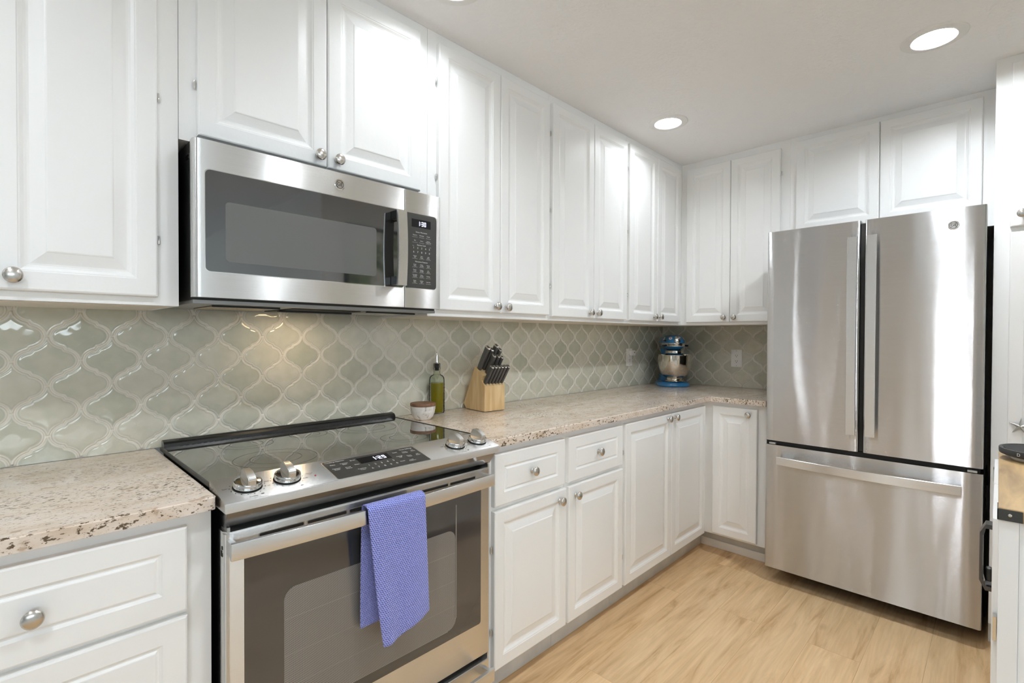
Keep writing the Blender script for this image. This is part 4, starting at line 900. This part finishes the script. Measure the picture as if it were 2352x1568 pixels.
bm = BM(); lathe(bm, [(0, .17), (.016, .17), (.020, .205), (.050, .215), (.058, .2262), (0, .2262)], 30, lambda x, y, h: mp3(.055+x, y, h)); obj('drive_shaft', bm, 'blue', hd, 40)
bm = BM(); bmc = BM()
for lon, la, s in ((.05, .70, .021), (.75, .50, .014), (1.25, .75, .017), (-.62, .55, .016), (1.5, .35, .015), (2.0, .6, .016), (-1.3, .5, .016), (-.2, 1.25, .016)):
    p0 = Vector(head(lon, la)); pu = (Vector(head(lon, la+.02))-p0).normalized(); pv = (Vector(head(lon+.02, la))-p0).normalized(); pn = pv.cross(pu).normalized()
    def onto(a, c, lift): 
        q = p0+pv*a+pu*c; r2 = (a*a+c*c); return mp3(*(q+pn*(lift-r2*9.0)))
    for k in range(10):
        a = 2*PI*k/10; ca, sa = math.cos(a), math.sin(a)
        bm.faces.new([bm.verts.new(onto(s*(ca*r_-sa*w), s*(sa*r_+ca*w), .0018)) for r_, w in ((.28, 0), (.55, .14), (.88, .15), (1.0, 0), (.88, -.15), (.55, -.14))])
    bmc.faces.new([bmc.verts.new(onto(s*.24*math.cos(2*PI*k/10), s*.24*math.sin(2*PI*k/10), .0024)) for k in range(10)])
obj('daisy_petals', bm, 'petal', hd); obj('daisy_centres', bmc, 'pink', hd)
Pm = lambda x, y, h: mp3(.052+x, y, h)
bw = obj('mixing_bowl', lathe(BM(), [(0, .050), (.045, .050), (.048, .046), (.050, .040), (.062, .038), (.062, .041), (.052, .046), (.050, .052), (.052, .060), (.070, .070), (.088, .088), (.100, .112), (.107, .145), (.1095, .185), (.1095, .213), (.1125, .2145), (.1130, .2175), (.1085, .2175), (.1075, .185), (.104, .145), (.095, .108), (.07, .074), (0, .062)], 56, Pm), 'steelbowl', t, 40)
hp = [Pm(.108*math.cos(a), .108*math.sin(a), 0) for a in (1.9,)]
A_ = 1.95; ca, sa = math.cos(A_), math.sin(A_)
bm = tube(BM(), [Pm(r_*ca, r_*sa, z) for r_, z in ((.1085, .195), (.126, .198), (.134, .190), (.135, .165), (.131, .135), (.122, .113), (.104, .112))], [.004, .0055, .006, .006, .006, .0055, .004], 10); obj('bowl_handle', bm, 'steelbowl', bw, 50)
# outlets
def outlet(fn, u, v, label, device=False):
    w, h = .0355, .0585; base_ = fn(u, v-h, 0)
    t = thing('wall_outlet', label, 'outlet', base_)
    obj('cover_plate', prism(BM(), rrect(u-w, u+w, v-h, v+h, .003), fn, 0.0, .0052, bev=.0012, bev_cap=1), 'outlet', t, 40)
    f_ = obj('receptacle', prism(BM(), rrect(u-.017, u+.017, v-.0335, v+.0335, .003), fn, .0053, .0066), 'outlet', t)
    bm = BM()
    for dv in (.019, -.019):
        for du in (-.0065, .0065): prism(bm, rrect(u+du-.0011, u+du+.0011, v+dv-.003, v+dv+.005, .0005), fn, .0066, .0069)
        prism(bm, [(u+.0024*math.cos(2*PI*k/12), v+dv-.009+.0024*math.sin(2*PI*k/12)) for k in range(12)], fn, .0066, .0069)
    obj('socket_slots', bm, 'matte_black', f_)
    bm = BM()
    for dv in (.050, -.050): prism(bm, [(u+.003*math.cos(2*PI*k/12), v+dv+.003*math.sin(2*PI*k/12)) for k in range(12)], fn, .0050, .0058)
    obj('plate_screw', bm, 'ltgrey', t)
    return t
fo = MBk(XB-.0098)
outlet(fo, .555, 1.110, 'white double wall outlet on tile left of the fridge')
fo2 = MA(-.0100)
outlet(fo2, 2.682, 1.113, 'white wall outlet on stove-wall tile, with a plug-in sensor in it')
t = thing('plug_in_sensor', 'small white plug-in sensor in the stove-wall outlet', 'plug-in device', (2.692, -.035, 1.128))
obj('sensor_body', prism(BM(), rrect(2.676, 2.712, 1.126, 1.160, .004), fo2, .0072, .034, bev=.002), 'outlet', t); 
bm = BM(); prism(bm, [(2.699+.004*math.cos(2*PI*k/16), 1.146+.004*math.sin(2*PI*k/16)) for k in range(16)], fo2, .0341, .0352); obj('sensor_eye', bm, 'black', t)
# ------------------------------------------------------------------ kitchen cart at the right edge
CX0, CX1, CY0, CY1 = 1.112, 1.925, -1.8275, -2.36
t = thing('kitchen_cart', 'white kitchen cart with worn butcher-block top at the right edge', 'kitchen cart', (1.52, -2.09, 0))
obj('cart_top', B(CX0, CX1, CY0, CY1, .884, .9095, bev=.0015), 'cartwood', t)
bm = BM(); box(bm, CX0-.0018, CX0-.0002, CY0+.0015, -1.8630, .8845, .9072); box(bm, CX0-.0018, CX0+.05, CY0+.0002, CY0+.0016, .8845, .9072); br_ = obj('corner_bracket', bm, 'bracket', t)
bm = BM(); lathe(bm, [(0, .0020), (.0022, .0018), (.0034, .0008), (.0036, 0)], 16, lambda x, y, h: (CX0-.0019-h, -1.8445+x, .8965+y)); obj('bracket_screw', bm, 'nickel', br_, 40)
for xx in (CX0+.004, CX1-.034):
    for yy in (CY0-.0005, CY1+.032): obj('leg', B(xx, xx+.030, yy, yy-.030, .004, .8835, bev=.001), 'paint', t)
obj('side_panel', B(CX0+.035, CX1-.035, CY0-.004, CY0-.016, .12, .883), 'paint', t); obj('back_panel', B(CX0+.035, CX1-.035, CY1+.004, CY1+.016, .12, .883), 'paint', t)
obj('end_panel', B(CX0+.012, CX0+.026, CY0-.031, CY1+.033, .12, .883), 'paint', t); obj('end_panel', B(CX1-.026, CX1-.012, CY0-.031, CY1+.033, .12, .883), 'paint', t)
obj('shelf', B(CX0+.01, CX1-.01, CY0-.032, CY1+.034, .10, .119), 'paint', t)
d1 = obj('side_door', B(CX0+.05, 1.51, CY0+.0085, CY0-.0035, .13, .872, bev=.002), 'paint', t); d2 = obj('side_door', B(1.516, CX1-.04, CY0+.0085, CY0-.0035, .13, .872, bev=.002), 'paint', t)
for zz in (.80, .20): obj('hinge', B(CX1-.042, CX1-.020, CY0+.0005, CY0+.0115, zz, zz+.045), 'chrome', t)
for zz in (.62, .30): obj('hinge', B(CX0+.028, CX0+.049, CY0+.0005, CY0+.0065, zz, zz+.05), 'chrome', t)
YH = CY0+.009
bm = BM(); hz0, hz1, hx = .610, .770, 1.475
sweep(bm, [((hx, YH-.0003, hz1), (1, 0, 0), (0, 0, 1)), ((hx, YH+.013, hz1+.0), (1, 0, 0), (0, 0, 1)), ((hx, YH+.021, hz1-.022), (1, 0, 0), (0, .6, .6)), ((hx, YH+.021, hz0+.022), (1, 0, 0), (0, .6, -.6)), ((hx, YH+.013, hz0), (1, 0, 0), (0, 0, -1)), ((hx, YH-.0003, hz0), (1, 0, 0), (0, 0, -1))], [(-.020, -.0055), (-.016, -.0065), (.016, -.0065), (.020, -.0055), (.020, .0055), (-.020, .0055)])
obj('pull_handle', bm, 'gunmetal', d1, 40)
bm = BM(); box(bm, hx-.010, hx+.010, YH-.0001, YH+.012, hz0+.015, hz0+.05, bev=.003); obj('handle_grip', bm, 'black', d1)
bm = BM()
for xx in (CX0+.02, CX1-.02):
    for yy in (CY0-.016, CY1+.016): lathe(bm, [(0, 0), (.012, 0), (.012, .0038), (0, .0038)], 12, lambda a, c, h, xx=xx, yy=yy: (xx+a, yy+c, h+.0001))
obj('foot', bm, 'black', t)
# trivet
tx, ty, tz = 1.715, -1.9235, .9097; Pt = lambda x, y, z: (tx+x, ty+y, tz+z)
t = thing('round_trivet', 'round black ridged trivet on the kitchen cart top', 'trivet', (tx, ty, tz))
obj('foot_ring', lathe(BM(), [(0, 0), (.070, 0), (.074, .004), (.074, .0135), (0, .0135)], 48, Pt), 'ltgrey', t, 40)
rim = obj('tray', lathe(BM(), [(0, .0137), (.088, .0137), (.095, .017), (.0965, .022), (.0965, .0315), (.0955, .033), (.090, .033), (.0885, .0305), (0, .0305)], 64, Pt), 'rubber', t, 40)
bm = BM()
for k in range(-14, 15):
    xx = k*.006; hw = math.sqrt(max(0, .0865**2-xx*xx)); box(bm, tx+xx-.0016, tx+xx+.0016, ty-hw, ty+hw, tz+.0306, tz+.0324)
obj('ridges', bm, 'rubber', rim)
bm = BM(); 
def tf(u, v, d): a = PI*.80+u/.0972; return Pt(.0972*math.cos(a), .0972*math.sin(a), .024+v)
text(bm, 'D', tf, .012, 0, 0); obj('white_mark', bm, 'print', rim)
# framed print on the wall opposite, seen only in the microwave glass
t = thing('framed_print', 'black framed botanical print reflected in the microwave door', 'picture', (1.85, -2.53, 1.3))
obj('frame', B(1.47, 2.03, -2.549, -2.525, 1.30, 2.10), 'black', t); obj('print', B(1.50, 2.00, -2.5248, -2.523, 1.33, 2.07), 'art', t)
